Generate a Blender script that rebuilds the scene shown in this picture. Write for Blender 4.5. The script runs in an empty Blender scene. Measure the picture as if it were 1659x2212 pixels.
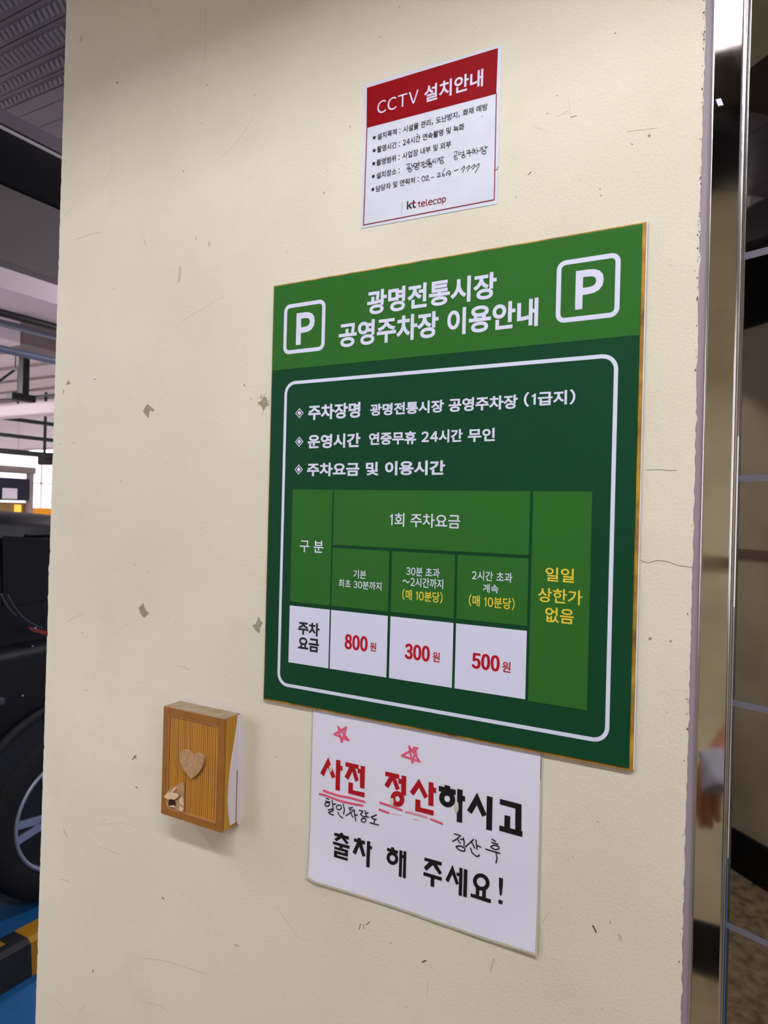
import bpy, bmesh, math, random
from mathutils import Vector, Matrix
random.seed(7)
S = bpy.context.scene
COL = S.collection
PI = math.pi

# ------------------------------------------------------------------ camera
F_PX, PW, PH = 1520.0, 1659.0, 2212.0
CAM = Vector((0.5971, -0.7413, 1.60))
RIGHT = Vector((0.8703852664634308, 0.49172900142114173, 0.025141143266553947))
DOWN = Vector((0.021338151594304678, 0.013342243142154927, -0.9996832837626496))
FWD = Vector((-0.4919087021083497, 0.8706460668430671, 0.001120303876864015))
cam = bpy.data.cameras.new('camera')
cam.sensor_fit = 'VERTICAL'
cam.sensor_height = 36.0
cam.lens = F_PX / PH * 36.0
cam.clip_start = 0.02
cam.clip_end = 200
cam.dof.use_dof = True
cam.dof.focus_distance = 0.84
cam.dof.aperture_fstop = 13.0
camo = bpy.data.objects.new('camera', cam)
COL.objects.link(camo)
m = Matrix.Identity(4)
for i in range(3):
    m[i][0] = RIGHT[i]
    m[i][1] = -DOWN[i]
    m[i][2] = -FWD[i]
    m[i][3] = CAM[i]
camo.matrix_world = m
S.camera = camo

# ------------------------------------------------------------------ world and light levels
W = bpy.data.worlds.new('world')
S.world = W
W.use_nodes = True
W.node_tree.nodes['Background'].inputs[0].default_value = (0.95, 0.94, 1.0, 1)
W.node_tree.nodes['Background'].inputs[1].default_value = 0.58
LAMP_LOBBY = 38.0       # emission of the lobby tube
LAMP_GARAGE = 120.0       # emission of the garage tubes, added fill ones too
FILL_EMIT = 5.0         # emission of the unseen pane added as fill
S.view_settings.view_transform = 'Standard'
S.view_settings.look = 'None'
S.view_settings.gamma = 1.0
S.view_settings.exposure = 0.44
S.view_settings.use_curve_mapping = False
S.cycles.use_denoising = True
S.cycles.caustics_reflective = False
S.cycles.caustics_refractive = False
S.cycles.sample_clamp_indirect = 4.0
S.cycles.max_bounces = 8

# ------------------------------------------------------------------ helpers
def at(px, py, ax, v):
    """point on the plane  axis = v  seen at photo position px, py"""
    d = RIGHT * ((px - PW / 2) / F_PX) + DOWN * ((py - PH / 2) / F_PX) + FWD
    return CAM + d * ((v - CAM[ax]) / d[ax])


def srgb(r, g, b):
    o = []
    for c in (r, g, b):
        c = c / 255.0
        o.append(c / 12.92 if c <= 0.04045 else ((c + 0.055) / 1.055) ** 2.4)
    return (o[0], o[1], o[2], 1)


def mat(name, col, rough=0.6, metal=0.0, spec=0.3, noise=None, bump=None, emit=None, col2=None, coat=0.0):
    """noise=(scale, detail, amount) mixes towards col2; bump=(scale, strength, distance)"""
    M = bpy.data.materials.new(name)
    M.use_nodes = True
    nt = M.node_tree
    b = nt.nodes['Principled BSDF']
    b.inputs['Base Color'].default_value = col
    b.inputs['Roughness'].default_value = rough
    b.inputs['Metallic'].default_value = metal
    b.inputs['Specular IOR Level'].default_value = spec
    b.inputs['Coat Weight'].default_value = coat
    if emit:
        b.inputs['Emission Color'].default_value = col
        b.inputs['Emission Strength'].default_value = emit
    tc = None
    if noise or bump:
        tc = nt.nodes.new('ShaderNodeTexCoord')
    if noise:
        n = nt.nodes.new('ShaderNodeTexNoise')
        n.inputs['Scale'].default_value = noise[0]
        n.inputs['Detail'].default_value = noise[1]
        nt.links.new(tc.outputs['Object'], n.inputs['Vector'])
        r = nt.nodes.new('ShaderNodeMapRange')
        r.inputs[1].default_value = 0.35
        r.inputs[2].default_value = 0.7
        r.inputs[4].default_value = noise[2]
        nt.links.new(n.outputs['Fac'], r.inputs[0])
        x = nt.nodes.new('ShaderNodeMix')
        x.data_type = 'RGBA'
        x.inputs[6].default_value = col
        x.inputs[7].default_value = col2 or tuple(c * 0.6 for c in col[:3]) + (1,)
        nt.links.new(r.outputs[0], x.inputs[0])
        nt.links.new(x.outputs[2], b.inputs['Base Color'])
    if bump:
        n2 = nt.nodes.new('ShaderNodeTexNoise')
        n2.inputs['Scale'].default_value = bump[0]
        n2.inputs['Detail'].default_value = 4
        nt.links.new(tc.outputs['Object'], n2.inputs['Vector'])
        bp = nt.nodes.new('ShaderNodeBump')
        bp.inputs['Strength'].default_value = bump[1]
        bp.inputs['Distance'].default_value = bump[2]
        nt.links.new(n2.outputs['Fac'], bp.inputs['Height'])
        nt.links.new(bp.outputs[0], b.inputs['Normal'])
    return M


class MB:
    """collects geometry in world coordinates and links it as one mesh object"""
    def __init__(s):
        s.v, s.f, s.mi, s.sm = [], [], [], []
        s.cur = 0

    def face(s, pts, smooth=False):
        n = len(s.v)
        s.v += [tuple(p) for p in pts]
        s.f.append(tuple(range(n, n + len(pts))))
        s.mi.append(s.cur)
        s.sm.append(smooth)

    def add(s, vs, fs, smooth=False):
        n = len(s.v)
        s.v += [tuple(p) for p in vs]
        for f in fs:
            s.f.append(tuple(i + n for i in f))
            s.mi.append(s.cur)
            s.sm.append(smooth)
        return s

    def box(s, x0, x1, y0, y1, z0, z1, bev=0.0, seg=2):
        bm = bmesh.new()
        bmesh.ops.create_cube(bm, size=1)
        for v in bm.verts:
            v.co = Vector((x0 + (v.co.x + .5) * (x1 - x0), y0 + (v.co.y + .5) * (y1 - y0), z0 + (v.co.z + .5) * (z1 - z0)))
        if bev:
            bmesh.ops.bevel(bm, geom=list(bm.edges), offset=bev, segments=seg, affect='EDGES', profile=0.5)
        s.bm(bm)
        return s

    def bm(s, bm, smooth=False):
        bm.verts.index_update()
        s.add([v.co.copy() for v in bm.verts], [[v.index for v in f.verts] for f in bm.faces], smooth)
        bm.free()

    def tube(s, pts, r, n=10, caps=True, smooth=True):
        pts = [Vector(p) for p in pts]
        rr = r if isinstance(r, (list, tuple)) else [r] * len(pts)
        rings = []
        ref = None
        for i, p in enumerate(pts):
            d = (pts[min(i + 1, len(pts) - 1)] - pts[max(i - 1, 0)]).normalized()
            if ref is None:
                ref = Vector((0, 0, 1)) if abs(d.z) < 0.9 else Vector((1, 0, 0))
            a = d.cross(ref).normalized()
            b = a.cross(d).normalized()
            ref = b
            rings.append([p + (a * math.cos(t) + b * math.sin(t)) * rr[i] for t in [2 * PI * k / n for k in range(n)]])
        vs = [q for g in rings for q in g]
        fs = []
        for i in range(len(pts) - 1):
            for k in range(n):
                fs.append((i * n + k, i * n + (k + 1) % n, (i + 1) * n + (k + 1) % n, (i + 1) * n + k))
        s.add(vs, fs, smooth)
        if caps:
            s.add(rings[0], [tuple(range(n))])
            s.add(rings[-1], [tuple(range(n))])
        return s

    def lathe(s, prof, c, axis, n=48, smooth=True):
        """prof = (radius, offset along axis)"""
        c = Vector(c)
        ax = Vector(axis).normalized()
        a = ax.orthogonal().normalized()
        b = ax.cross(a)
        vs, fs = [], []
        k = len(prof)
        for i in range(n):
            t = 2 * PI * i / n
            for (r, h) in prof:
                vs.append(c + ax * h + (a * math.cos(t) + b * math.sin(t)) * r)
        for i in range(n):
            for j in range(k - 1):
                fs.append((i * k + j, ((i + 1) % n) * k + j, ((i + 1) % n) * k + j + 1, i * k + j + 1))
        s.add(vs, fs, smooth)
        return s

    def prism(s, poly, vec):
        """closed solid: polygon (3-D points) pushed along vec"""
        n = len(poly)
        v = Vector(vec)
        a = [Vector(p) for p in poly]
        s.add(a + [p + v for p in a],
              [tuple(range(n)), tuple(range(2 * n - 1, n - 1, -1))] + [(i, (i + 1) % n, (i + 1) % n + n, i + n) for i in range(n)])
        return s

    def build(s, name, mats, parent=None, origin=None):
        if parent is not None:
            origin = Vector(parent['_o'])
        elif origin is None:
            origin = Vector((0, 0, 0))
        origin = Vector(origin)
        me = bpy.data.meshes.new(name)
        me.from_pydata([tuple(Vector(p) - origin) for p in s.v], [], s.f)
        for M in (mats if isinstance(mats, (list, tuple)) else [mats]):
            me.materials.append(M)
        me.polygons.foreach_set('material_index', s.mi)
        me.polygons.foreach_set('use_smooth', s.sm)
        me.validate()
        me.update()
        bm = bmesh.new()
        bm.from_mesh(me)
        bmesh.ops.remove_doubles(bm, verts=bm.verts, dist=1e-6)
        bmesh.ops.recalc_face_normals(bm, faces=bm.faces)
        bm.to_mesh(me)
        bm.free()
        o = bpy.data.objects.new(name, me)
        COL.objects.link(o)
        o['_o'] = tuple(origin)
        if parent is not None:
            o.parent = parent
        else:
            o.location = origin
        return o


def thing(name, label, cat, loc=(0, 0, 0), group=None):
    o = bpy.data.objects.new(name, None)
    o.empty_display_size = 0.05
    COL.objects.link(o)
    o.location = loc
    o['_o'] = tuple(loc)
    o['label'] = label
    o['category'] = cat
    if group:
        o['group'] = group
    return o


def tag(o, label, cat, group=None, kind=None):
    o['label'] = label
    o['category'] = cat
    if group:
        o['group'] = group
    if kind:
        o['kind'] = kind
    return o


def struct(o):
    o['kind'] = 'structure'
    return o


# crops of the photo used for measuring: origin and scale
CROPS = {'p': (0, 0, 1), 'A': (760, 80, 4.74), '2': (560, 470, 1.929), '3': (560, 780, 1.929), '4': (560, 1040, 1.929),
         '5': (560, 1300, 1.929), '6': (640, 1500, 2.9625), 'B': (330, 1480, 5.977), 'N1': (680, 1620, 5.925),
         'N2': (920, 1660, 6.9125), 'N3': (700, 1780, 8.295), 'N4': (900, 1840, 7.541), 'N5': (680, 1550, 5.925),
         'C6': (860, 300, 7.541), 'C7': (860, 410, 12.76), 'W1': (140, 0, 2.592), 'W2': (100, 700, 2.765),
         'W3': (80, 1500, 2.765), 'W4': (640, 1880, 1.929), 'W5': (1060, 0, 3.456), 'W6': (1340, 1000, 3.16)}


def on(crop, x, y, depth):
    ox, oy, s = CROPS[crop]
    return at(ox + x / s, oy + y / s, 1, -depth)


def stroke_poly(pts, w, round_cap=True):
    """one ribbon of quads with half-round ends for a pen stroke in 2-D (x, z)"""
    P = []
    for p in pts:
        v = Vector((p[0], p[1]))
        if not P or (v - P[-1]).length > 1e-7:
            P.append(v)
    if len(P) < 2:
        return []
    D_ = [(b - a).normalized() for a, b in zip(P[:-1], P[1:])]
    L_, R_ = [], []
    for k, p in enumerate(P):
        a, b = D_[max(k - 1, 0)], D_[min(k, len(D_) - 1)]
        t = a + b
        t = t.normalized() if t.length > 0.3 else b
        n = Vector((-t.y, t.x))
        c = max(0.5, n.dot(Vector((-b.y, b.x))))
        L_.append(p + n * (w / 2 / c))
        R_.append(p - n * (w / 2 / c))
    out = [[L_[k], L_[k + 1], R_[k + 1], R_[k]] for k in range(len(P) - 1)]
    if round_cap:
        for p, d in ((P[0], -D_[0]), (P[-1], D_[-1])):
            n = Vector((-d.y, d.x))
            out.append([p + (n * math.cos(t) + d * math.sin(t)) * (w / 2) for t in [PI * k / 8 for k in range(9)]])
    return out


def smooth_line(pts, n=4, long_curve=False):
    if len(pts) < 6 and not long_curve:
        return pts
    out = []
    P = [pts[0]] + list(pts) + [pts[-1]]
    for i in range(1, len(P) - 2):
        p0, p1, p2, p3 = [Vector((q[0], q[1])) for q in P[i - 1:i + 3]]
        for k in range(n):
            t = k / n
            out.append(0.5 * ((2 * p1) + (p2 - p0) * t + (2 * p0 - 5 * p1 + 4 * p2 - p3) * t * t + (3 * p1 - p0 - 3 * p2 + p3) * t ** 3))
    out.append(Vector((P[-1][0], P[-1][1])))
    return out


def pen(mb, crop, strokes, depth, wpx, yfun=None, curve=True):
    """hand-drawn strokes measured in a crop, laid on the plane at depth"""
    ox, oy, s = CROPS[crop]
    for k, st in enumerate(strokes):
        pts = [on(crop, x, y, depth) for x, y in st]
        xz = [(p.x, p.z) for p in pts]
        a, b = on(crop, st[0][0], st[0][1], depth), on(crop, st[0][0], st[0][1] + 100, depth)
        w = wpx / 100.0 * (a - b).length
        e = k * 6e-6
        for q in stroke_poly(smooth_line(xz, 4, curve == 'always') if curve else xz, w):
            mb.face([(v.x, yfun(v.x, v.y) - e if yfun else -depth - e, v.y) for v in q])


def poly(mb, crop, pts, depth, yfun=None):
    q = [on(crop, x, y, depth) for x, y in pts]
    if yfun:
        q = [(p.x, yfun(p.x, p.z), p.z) for p in q]
    mb.face(q)


def ellipse_ring(mb, crop, c, ro, ri, depth, yfun=None, tilt=0.0, ci=None, n=36):
    ci = ci or c
    def pt(cc, r, t):
        x, y = r[0] * math.cos(t), r[1] * math.sin(t)
        p = on(crop, cc[0] + x, cc[1] + y + x * tilt, depth)
        return (p.x, yfun(p.x, p.z) if yfun else p.y, p.z)
    for k in range(n):
        t0, t1 = 2 * PI * k / n, 2 * PI * (k + 1) / n
        mb.face([pt(c, ro, t0), pt(c, ro, t1), pt(ci, ri, t1), pt(ci, ri, t0)])


_glyphs = {}
def glyph(ch, weight):
    """outline mesh of one character at size 1 (full-width forms give plain sans digits and capitals)"""
    if (ch, weight) in _glyphs:
        return _glyphs[(ch, weight)]
    cu = bpy.data.curves.new('lettering', 'FONT')
    cu.body = ch
    cu.size = 1.0
    cu.resolution_u = 4
    cu.offset = weight
    cu.fill_mode = 'FRONT'
    ob = bpy.data.objects.new('lettering', cu)
    COL.objects.link(ob)
    dg = bpy.context.evaluated_depsgraph_get()
    dg.update()
    me = bpy.data.meshes.new_from_object(ob.evaluated_get(dg))
    bpy.data.objects.remove(ob)
    r = ([v.co.copy() for v in me.vertices], [tuple(p.vertices) for p in me.polygons])
    bpy.data.meshes.remove(me)
    bpy.data.curves.remove(cu)
    _glyphs[(ch, weight)] = r
    return r


def text(mb, s, box, y, weight=0.0):
    """flat lettering fitted into box = (x0, x1, z0, z1) on the plane y"""
    hv = glyph('\uac00\uac00', 0)[0]
    h1 = glyph('\uac00', 0)[0]
    adv = max(v.x for v in hv) - max(v.x for v in h1)
    zero = glyph('\uff10', 0)[0]
    ztop, zbot = max(v.y for v in zero), min(v.y for v in zero)
    vs, fs, pen_x = [], [], 0.0
    for ch in s:
        if ch == ' ':
            pen_x += adv * 0.34
            continue
        if ord(ch) >= 0x1100:
            gv, gf = glyph(ch, weight)
            vx, step = gv, adv
            off = pen_x
        elif ch == '1':
            w = adv * (0.085 + 0.25 * weight / 0.03 * 0.11) + weight
            hgt = ztop - zbot
            a = adv * 0.17
            vx = [Vector(q) for q in ((a, zbot, 0), (a + w, zbot, 0), (a + w, ztop, 0), (a + w * 0.25, ztop, 0), (a, ztop - hgt * 0.08, 0),
                                      (a - adv * 0.13, ztop - hgt * 0.17, 0), (a - adv * 0.13, ztop - hgt * 0.27 - weight, 0), (a, ztop - hgt * 0.20 - weight, 0))]
            gf = [(0, 1, 2, 3, 4, 7), (4, 5, 6, 7)]
            off, step = pen_x + adv * 0.06, a + w + adv * 0.17
        else:
            gv, gf = glyph(chr(ord(ch) + 0xFEE0), weight)
            x0_, x1_ = min(v.x for v in gv), max(v.x for v in gv)
            vx = gv
            off, step = pen_x - x0_ + adv * 0.05, x1_ - x0_ + adv * 0.10
            if ch in ':,':
                step += adv * 0.12
        n = len(vs)
        vs += [Vector((v.x + off, v.y, 0)) for v in vx]
        fs += [tuple(k + n for k in f) for f in gf]
        pen_x += step
    xs = [v.x for v in vs]
    ys = [v.y for v in vs]
    ax, bx, ay, by = min(xs), max(xs), min(ys), max(ys)
    x0, x1, z0, z1 = box
    mb.add([(x0 + (v.x - ax) / (bx - ax) * (x1 - x0), y, z0 + (v.y - ay) / (by - ay) * (z1 - z0)) for v in vs], fs)


def tbox(crop, L, Rr, T, Bt, depth):
    """ink box from left point, right point, a top point and a bottom point"""
    return (on(crop, *L, depth).x, on(crop, *Rr, depth).x, on(crop, *Bt, depth).z, on(crop, *T, depth).z)


def rrect(x0, x1, z0, z1, r, n=8):
    out = []
    for cx, cz, a in ((x1 - r, z1 - r, 0), (x0 + r, z1 - r, PI / 2), (x0 + r, z0 + r, PI), (x1 - r, z0 + r, 1.5 * PI)):
        for k in range(n + 1):
            t = a + k * PI / 2 / n
            out.append((cx + r * math.cos(t), cz + r * math.sin(t)))
    return out


def ring(mb, x0, x1, z0, z1, r, w, y):
    a = rrect(x0, x1, z0, z1, r)
    b = rrect(x0 + w, x1 - w, z0 + w, z1 - w, max(r - w, 0.0005))
    n = len(a)
    for i in range(n):
        j = (i + 1) % n
        mb.face([(a[i][0], y, a[i][1]), (a[j][0], y, a[j][1]), (b[j][0], y, b[j][1]), (b[i][0], y, b[i][1])])


# ------------------------------------------------------------------ materials
def wall_material():
    M = bpy.data.materials.new('cream_wall_paint')
    M.use_nodes = True
    nt = M.node_tree
    b = nt.nodes['Principled BSDF']
    b.inputs['Roughness'].default_value = 0.62
    b.inputs['Specular IOR Level'].default_value = 0.25
    tc = nt.nodes.new('ShaderNodeTexCoord')
    base, grime, light = srgb(229, 222, 205), srgb(208, 198, 177), srgb(236, 230, 214)
    def noise(scale, det, rough=0.5):
        n = nt.nodes.new('ShaderNodeTexNoise')
        n.inputs['Scale'].default_value = scale
        n.inputs['Detail'].default_value = det
        n.inputs['Roughness'].default_value = rough
        nt.links.new(tc.outputs['Object'], n.inputs['Vector'])
        return n
    def rng(src, a, c, lo, hi):
        r = nt.nodes.new('ShaderNodeMapRange')
        r.inputs[1].default_value, r.inputs[2].default_value = a, c
        r.inputs[3].default_value, r.inputs[4].default_value = lo, hi
        nt.links.new(src, r.inputs[0])
        return r.outputs[0]
    def mix(fac, c1, c2):
        x = nt.nodes.new('ShaderNodeMix')
        x.data_type = 'RGBA'
        nt.links.new(fac, x.inputs[0])
        for k, c in ((6, c1), (7, c2)):
            if isinstance(c, tuple):
                x.inputs[k].default_value = c
            else:
                nt.links.new(c, x.inputs[k])
        return x.outputs[2]
    c = mix(rng(noise(3.0, 5).outputs['Fac'], 0.4, 0.72, 0, 0.55), base, grime)
    c = mix(rng(noise(11.0, 6, 0.6).outputs['Fac'], 0.55, 0.75, 0, 0.35), c, grime)
    c = mix(rng(noise(420.0, 2).outputs['Fac'], 0.35, 0.7, 0, 0.25), c, light)
    c = mix(rng(noise(95.0, 3, 0.7).outputs['Fac'], 0.70, 0.82, 0, 0.35), c, srgb(160, 150, 128))
    nt.links.new(c, b.inputs['Base Color'])
    h1, h2 = noise(300.0, 3, 0.6), noise(38.0, 4, 0.6)
    ad = nt.nodes.new('ShaderNodeMath')
    ad.operation = 'MULTIPLY_ADD'
    nt.links.new(h2.outputs['Fac'], ad.inputs[0])
    ad.inputs[1].default_value = 0.45
    nt.links.new(h1.outputs['Fac'], ad.inputs[2])
    bp = nt.nodes.new('ShaderNodeBump')
    bp.inputs['Strength'].default_value = 0.38
    bp.inputs['Distance'].default_value = 0.0012
    nt.links.new(ad.outputs[0], bp.inputs['Height'])
    nt.links.new(bp.outputs[0], b.inputs['Normal'])
    return M


def wood_material(name, c1, c2, scale=90.0):
    M = bpy.data.materials.new(name)
    M.use_nodes = True
    nt = M.node_tree
    b = nt.nodes['Principled BSDF']
    b.inputs['Roughness'].default_value = 0.45
    tc = nt.nodes.new('ShaderNodeTexCoord')
    mp = nt.nodes.new('ShaderNodeMapping')
    mp.inputs['Scale'].default_value = (1.0, 1.0, 0.03)
    n = nt.nodes.new('ShaderNodeTexNoise')
    n.inputs['Scale'].default_value = scale * 3
    n.inputs['Detail'].default_value = 3
    w = nt.nodes.new('ShaderNodeTexWave')
    w.inputs['Scale'].default_value = scale
    w.inputs['Distortion'].default_value = 6.0
    w.inputs['Detail'].default_value = 2
    nt.links.new(tc.outputs['Object'], mp.inputs['Vector'])
    nt.links.new(mp.outputs[0], w.inputs['Vector'])
    nt.links.new(mp.outputs[0], n.inputs['Vector'])
    mu = nt.nodes.new('ShaderNodeMath')
    mu.operation = 'MULTIPLY'
    nt.links.new(w.outputs['Fac'], mu.inputs[0])
    nt.links.new(n.outputs['Fac'], mu.inputs[1])
    r = nt.nodes.new('ShaderNodeMapRange')
    r.inputs[1].default_value, r.inputs[2].default_value = 0.1, 0.55
    nt.links.new(mu.outputs[0], r.inputs[0])
    x = nt.nodes.new('ShaderNodeMix')
    x.data_type = 'RGBA'
    x.inputs[6].default_value, x.inputs[7].default_value = c1, c2
    nt.links.new(r.outputs[0], x.inputs[0])
    nt.links.new(x.outputs[2], b.inputs['Base Color'])
    return M


def steel_material(name, col, r0, r1):
    M = bpy.data.materials.new(name)
    M.use_nodes = True
    nt = M.node_tree
    b = nt.nodes['Principled BSDF']
    b.inputs['Base Color'].default_value = col
    b.inputs['Metallic'].default_value = 1.0
    tc = nt.nodes.new('ShaderNodeTexCoord')
    n = nt.nodes.new('ShaderNodeTexNoise')
    n.inputs['Scale'].default_value = 14
    n.inputs['Detail'].default_value = 6
    r = nt.nodes.new('ShaderNodeMapRange')
    r.inputs[1].default_value, r.inputs[2].default_value = 0.45, 0.75
    r.inputs[3].default_value, r.inputs[4].default_value = r0, r1
    nt.links.new(tc.outputs['Object'], n.inputs['Vector'])
    nt.links.new(n.outputs['Fac'], r.inputs[0])
    nt.links.new(r.outputs[0], b.inputs['Roughness'])
    return M


M = {}
M['wall'] = wall_material()
M['scuff'] = mat('grey_scuff', srgb(176, 167, 148), 0.8)
M['scuff_dark'] = mat('dark_scuff', srgb(82, 72, 58), 0.8)
M['chip'] = mat('bare_plaster', srgb(170, 160, 138), 0.9, noise=(300, 4, 0.7), col2=srgb(120, 110, 92))
M['scuff_pale'] = mat('faint_smear', srgb(202, 193, 173), 0.8)
M['filler'] = mat('white_filler', srgb(222, 214, 206), 0.8)
M['sealant'] = mat('mauve_sealant', srgb(150, 136, 146), 0.55)
M['steel'] = steel_material('polished_steel', (0.82, 0.79, 0.74, 1), 0.03, 0.10)
M['steel_bead'] = steel_material('steel_bead', (0.80, 0.78, 0.80, 1), 0.18, 0.26)
M['mirror'] = steel_material('dark_mirror_glass', (0.33, 0.31, 0.285, 1), 0.015, 0.03)
M['etched'] = mat('etched_stripe', srgb(98, 96, 108), 0.6)
M['backwall'] = mat('lobby_paint', srgb(200, 190, 164), 0.7, noise=(3, 6, 0.8), col2=srgb(172, 160, 134))
M['skirting'] = mat('black_skirting', (0.006, 0.006, 0.007, 1), 0.25)
M['rail'] = mat('brown_rail', srgb(120, 100, 80), 0.6)
M['lobbyfloor'] = mat('dirty_screed', srgb(165, 148, 118), 0.85, noise=(22, 8, 1.0), col2=srgb(92, 80, 64), bump=(160, 0.6, 0.004))
M['bluefloor'] = mat('blue_epoxy', srgb(28, 92, 150), 0.5, noise=(5, 5, 0.5), col2=srgb(20, 66, 112))
M['hallfloor'] = mat('grey_hall_floor', srgb(190, 180, 178), 0.5, noise=(3, 4, 0.5))
M['darkceil'] = mat('dark_ceiling', srgb(88, 78, 72), 0.8, noise=(6, 3, 0.4))
M['black'] = mat('matt_black', (0.010, 0.010, 0.012, 1), 0.5)
M['deck'] = mat('grey_deck', srgb(140, 132, 142), 0.5, noise=(4, 4, 0.4), col2=srgb(122, 114, 124))
M['white_paint'] = mat('white_paint', srgb(232, 222, 226), 0.7)
M['concrete'] = mat('grey_concrete', srgb(150, 140, 138), 0.85, noise=(3, 5, 0.6))
M['duct'] = mat('duct_sheet', srgb(126, 118, 120), 0.6)
M['pipe_grey'] = mat('grey_pipe', srgb(120, 122, 138), 0.45)
M['pipe_blue'] = mat('blue_grey_pipe', srgb(88, 96, 120), 0.45)
M['pipe_dark'] = mat('dark_pipe', srgb(46, 50, 52), 0.5)
M['lamp'] = mat('lobby_tube', (0.97, 1.0, 1.03, 1), emit=LAMP_LOBBY)
M['lamp_garage'] = mat('garage_tube', (1, 0.95, 0.97, 1), emit=LAMP_GARAGE)
M['sky_far'] = mat('far_daylight', (0.95, 0.92, 1, 1), emit=1.05)
M['lamp_far'] = mat('far_tube', (1, 0.96, 1, 1), emit=5.0)
M['sky'] = mat('bright_daylight', (0.96, 0.94, 1, 1), emit=FILL_EMIT)  # glow of the added fill pane
M['print_white'] = mat('print_white', srgb(222, 222, 248), 0.45)
M['print_dark'] = mat('print_dark_green', (0.0060, 0.050, 0.020, 1), 0.6, spec=0.08)
M['print_green'] = mat('print_green', (0.025, 0.122, 0.019, 1), 0.6, spec=0.08)
M['print_yellow'] = mat('print_yellow', srgb(232, 204, 62), 0.45)
M['print_red'] = mat('print_red', srgb(172, 22, 34), 0.5, spec=0.1)
M['print_black'] = mat('print_black', (0.006, 0.006, 0.007, 1), 0.45)
M['board_gold'] = mat('gold_board', srgb(196, 150, 52), 0.5, noise=(40, 6, 0.9), col2=srgb(92, 66, 24))
M['foam'] = mat('foam_edge', srgb(224, 216, 218), 0.7)
M['sticker'] = mat('sticker_white', srgb(222, 224, 240), 0.35, noise=(30, 4, 0.25), col2=srgb(190, 192, 208))
M['sticker_red'] = mat('sticker_red', srgb(134, 6, 16), 0.5, spec=0.08)
M['sticker_line'] = mat('sticker_crimson_line', srgb(120, 6, 30), 0.4)
M['kt_red'] = mat('logo_crimson', srgb(118, 10, 40), 0.4)
M['kt_bar'] = mat('logo_red', srgb(150, 16, 30), 0.4)
M['paper'] = mat('office_paper', srgb(230, 228, 248), 0.5)
M['film'] = mat('laminate_film', srgb(196, 188, 168), 0.18, spec=0.5)
M['note_red'] = mat('ink_red', srgb(166, 24, 34), 0.5, spec=0.1)
M['marker_pink'] = mat('marker_pink', srgb(226, 86, 120), 0.5)
M['marker_pale'] = mat('marker_pale_pink', srgb(228, 150, 176), 0.5)
M['pen_black'] = mat('pen_black', (0.012, 0.012, 0.016, 1), 0.5)
M['tape'] = mat('black_tape', (0.012, 0.011, 0.012, 1), 0.4)
M['glue'] = mat('glue_blob', srgb(214, 204, 196), 0.12, spec=0.8)
M['wood_panel'] = wood_material('ochre_wood', srgb(190, 132, 38), srgb(128, 78, 14))
M['wood_frame'] = mat('brown_frame', srgb(150, 98, 40), 0.45, noise=(40, 3, 0.5), col2=srgb(126, 80, 30))
M['wood_side'] = wood_material('ochre_side', srgb(196, 140, 24), srgb(170, 116, 14), 120)
M['wood_top'] = mat('dusty_top', srgb(150, 126, 92), 0.8, noise=(60, 4, 0.8), col2=srgb(176, 166, 152))
M['cardboard'] = mat('cardboard', srgb(184, 148, 112), 0.9, noise=(180, 4, 0.6), col2=srgb(150, 116, 86), bump=(300, 0.5, 0.001))
M['cardboard_pale'] = mat('cardboard_pale', srgb(226, 190, 156), 0.9)
M['dark_hole'] = mat('dark_hole', srgb(62, 34, 20), 0.9)
M['sheet'] = mat('white_sheet', srgb(228, 220, 232), 0.6)
M['car_paint'] = mat('black_car_paint', (0.006, 0.006, 0.010, 1), 0.42, spec=0.12)
M['car_glass'] = mat('car_glass', (0.004, 0.004, 0.007, 1), 0.12, spec=0.12)
M['car_plastic'] = mat('car_plastic', (0.012, 0.012, 0.013, 1), 0.6)
M['chrome'] = mat('chrome_trim', (0.40, 0.40, 0.45, 1), 0.3, metal=1)
M['dull_trim'] = mat('dull_trim', (0.05, 0.05, 0.065, 1), 0.5, spec=0.2)
M['tail_red'] = mat('tail_lamp_red', srgb(120, 8, 22), 0.15, spec=0.6)
M['tyre'] = mat('tyre_rubber', (0.008, 0.008, 0.009, 1), 0.75)
M['alloy'] = mat('alloy_rim', srgb(168, 172, 192), 0.35, metal=0.6)
M['stop_yellow'] = mat('stop_yellow', srgb(170, 118, 20), 0.6)
M['stop_black'] = mat('stop_rubber', (0.012, 0.012, 0.016, 1), 0.6)
M['navy'] = mat('navy_board', srgb(22, 22, 44), 0.5)
M['orange'] = mat('orange_barrier', srgb(248, 160, 24), 0.5)
M['skin'] = mat('skin', srgb(150, 92, 72), 0.5)
M['grey_cloth'] = mat('grey_cloth', srgb(150, 148, 164), 0.9, noise=(60, 3, 0.4))
M['dark_cloth'] = mat('dark_cloth', srgb(40, 42, 52), 0.9)
M['hair'] = mat('black_hair', (0.012, 0.010, 0.009, 1), 0.5)

# ------------------------------------------------------------------ structure: the signed wall
def left_edge(z):
    return -0.4545 + (z - 1.588) * 0.0077

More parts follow.
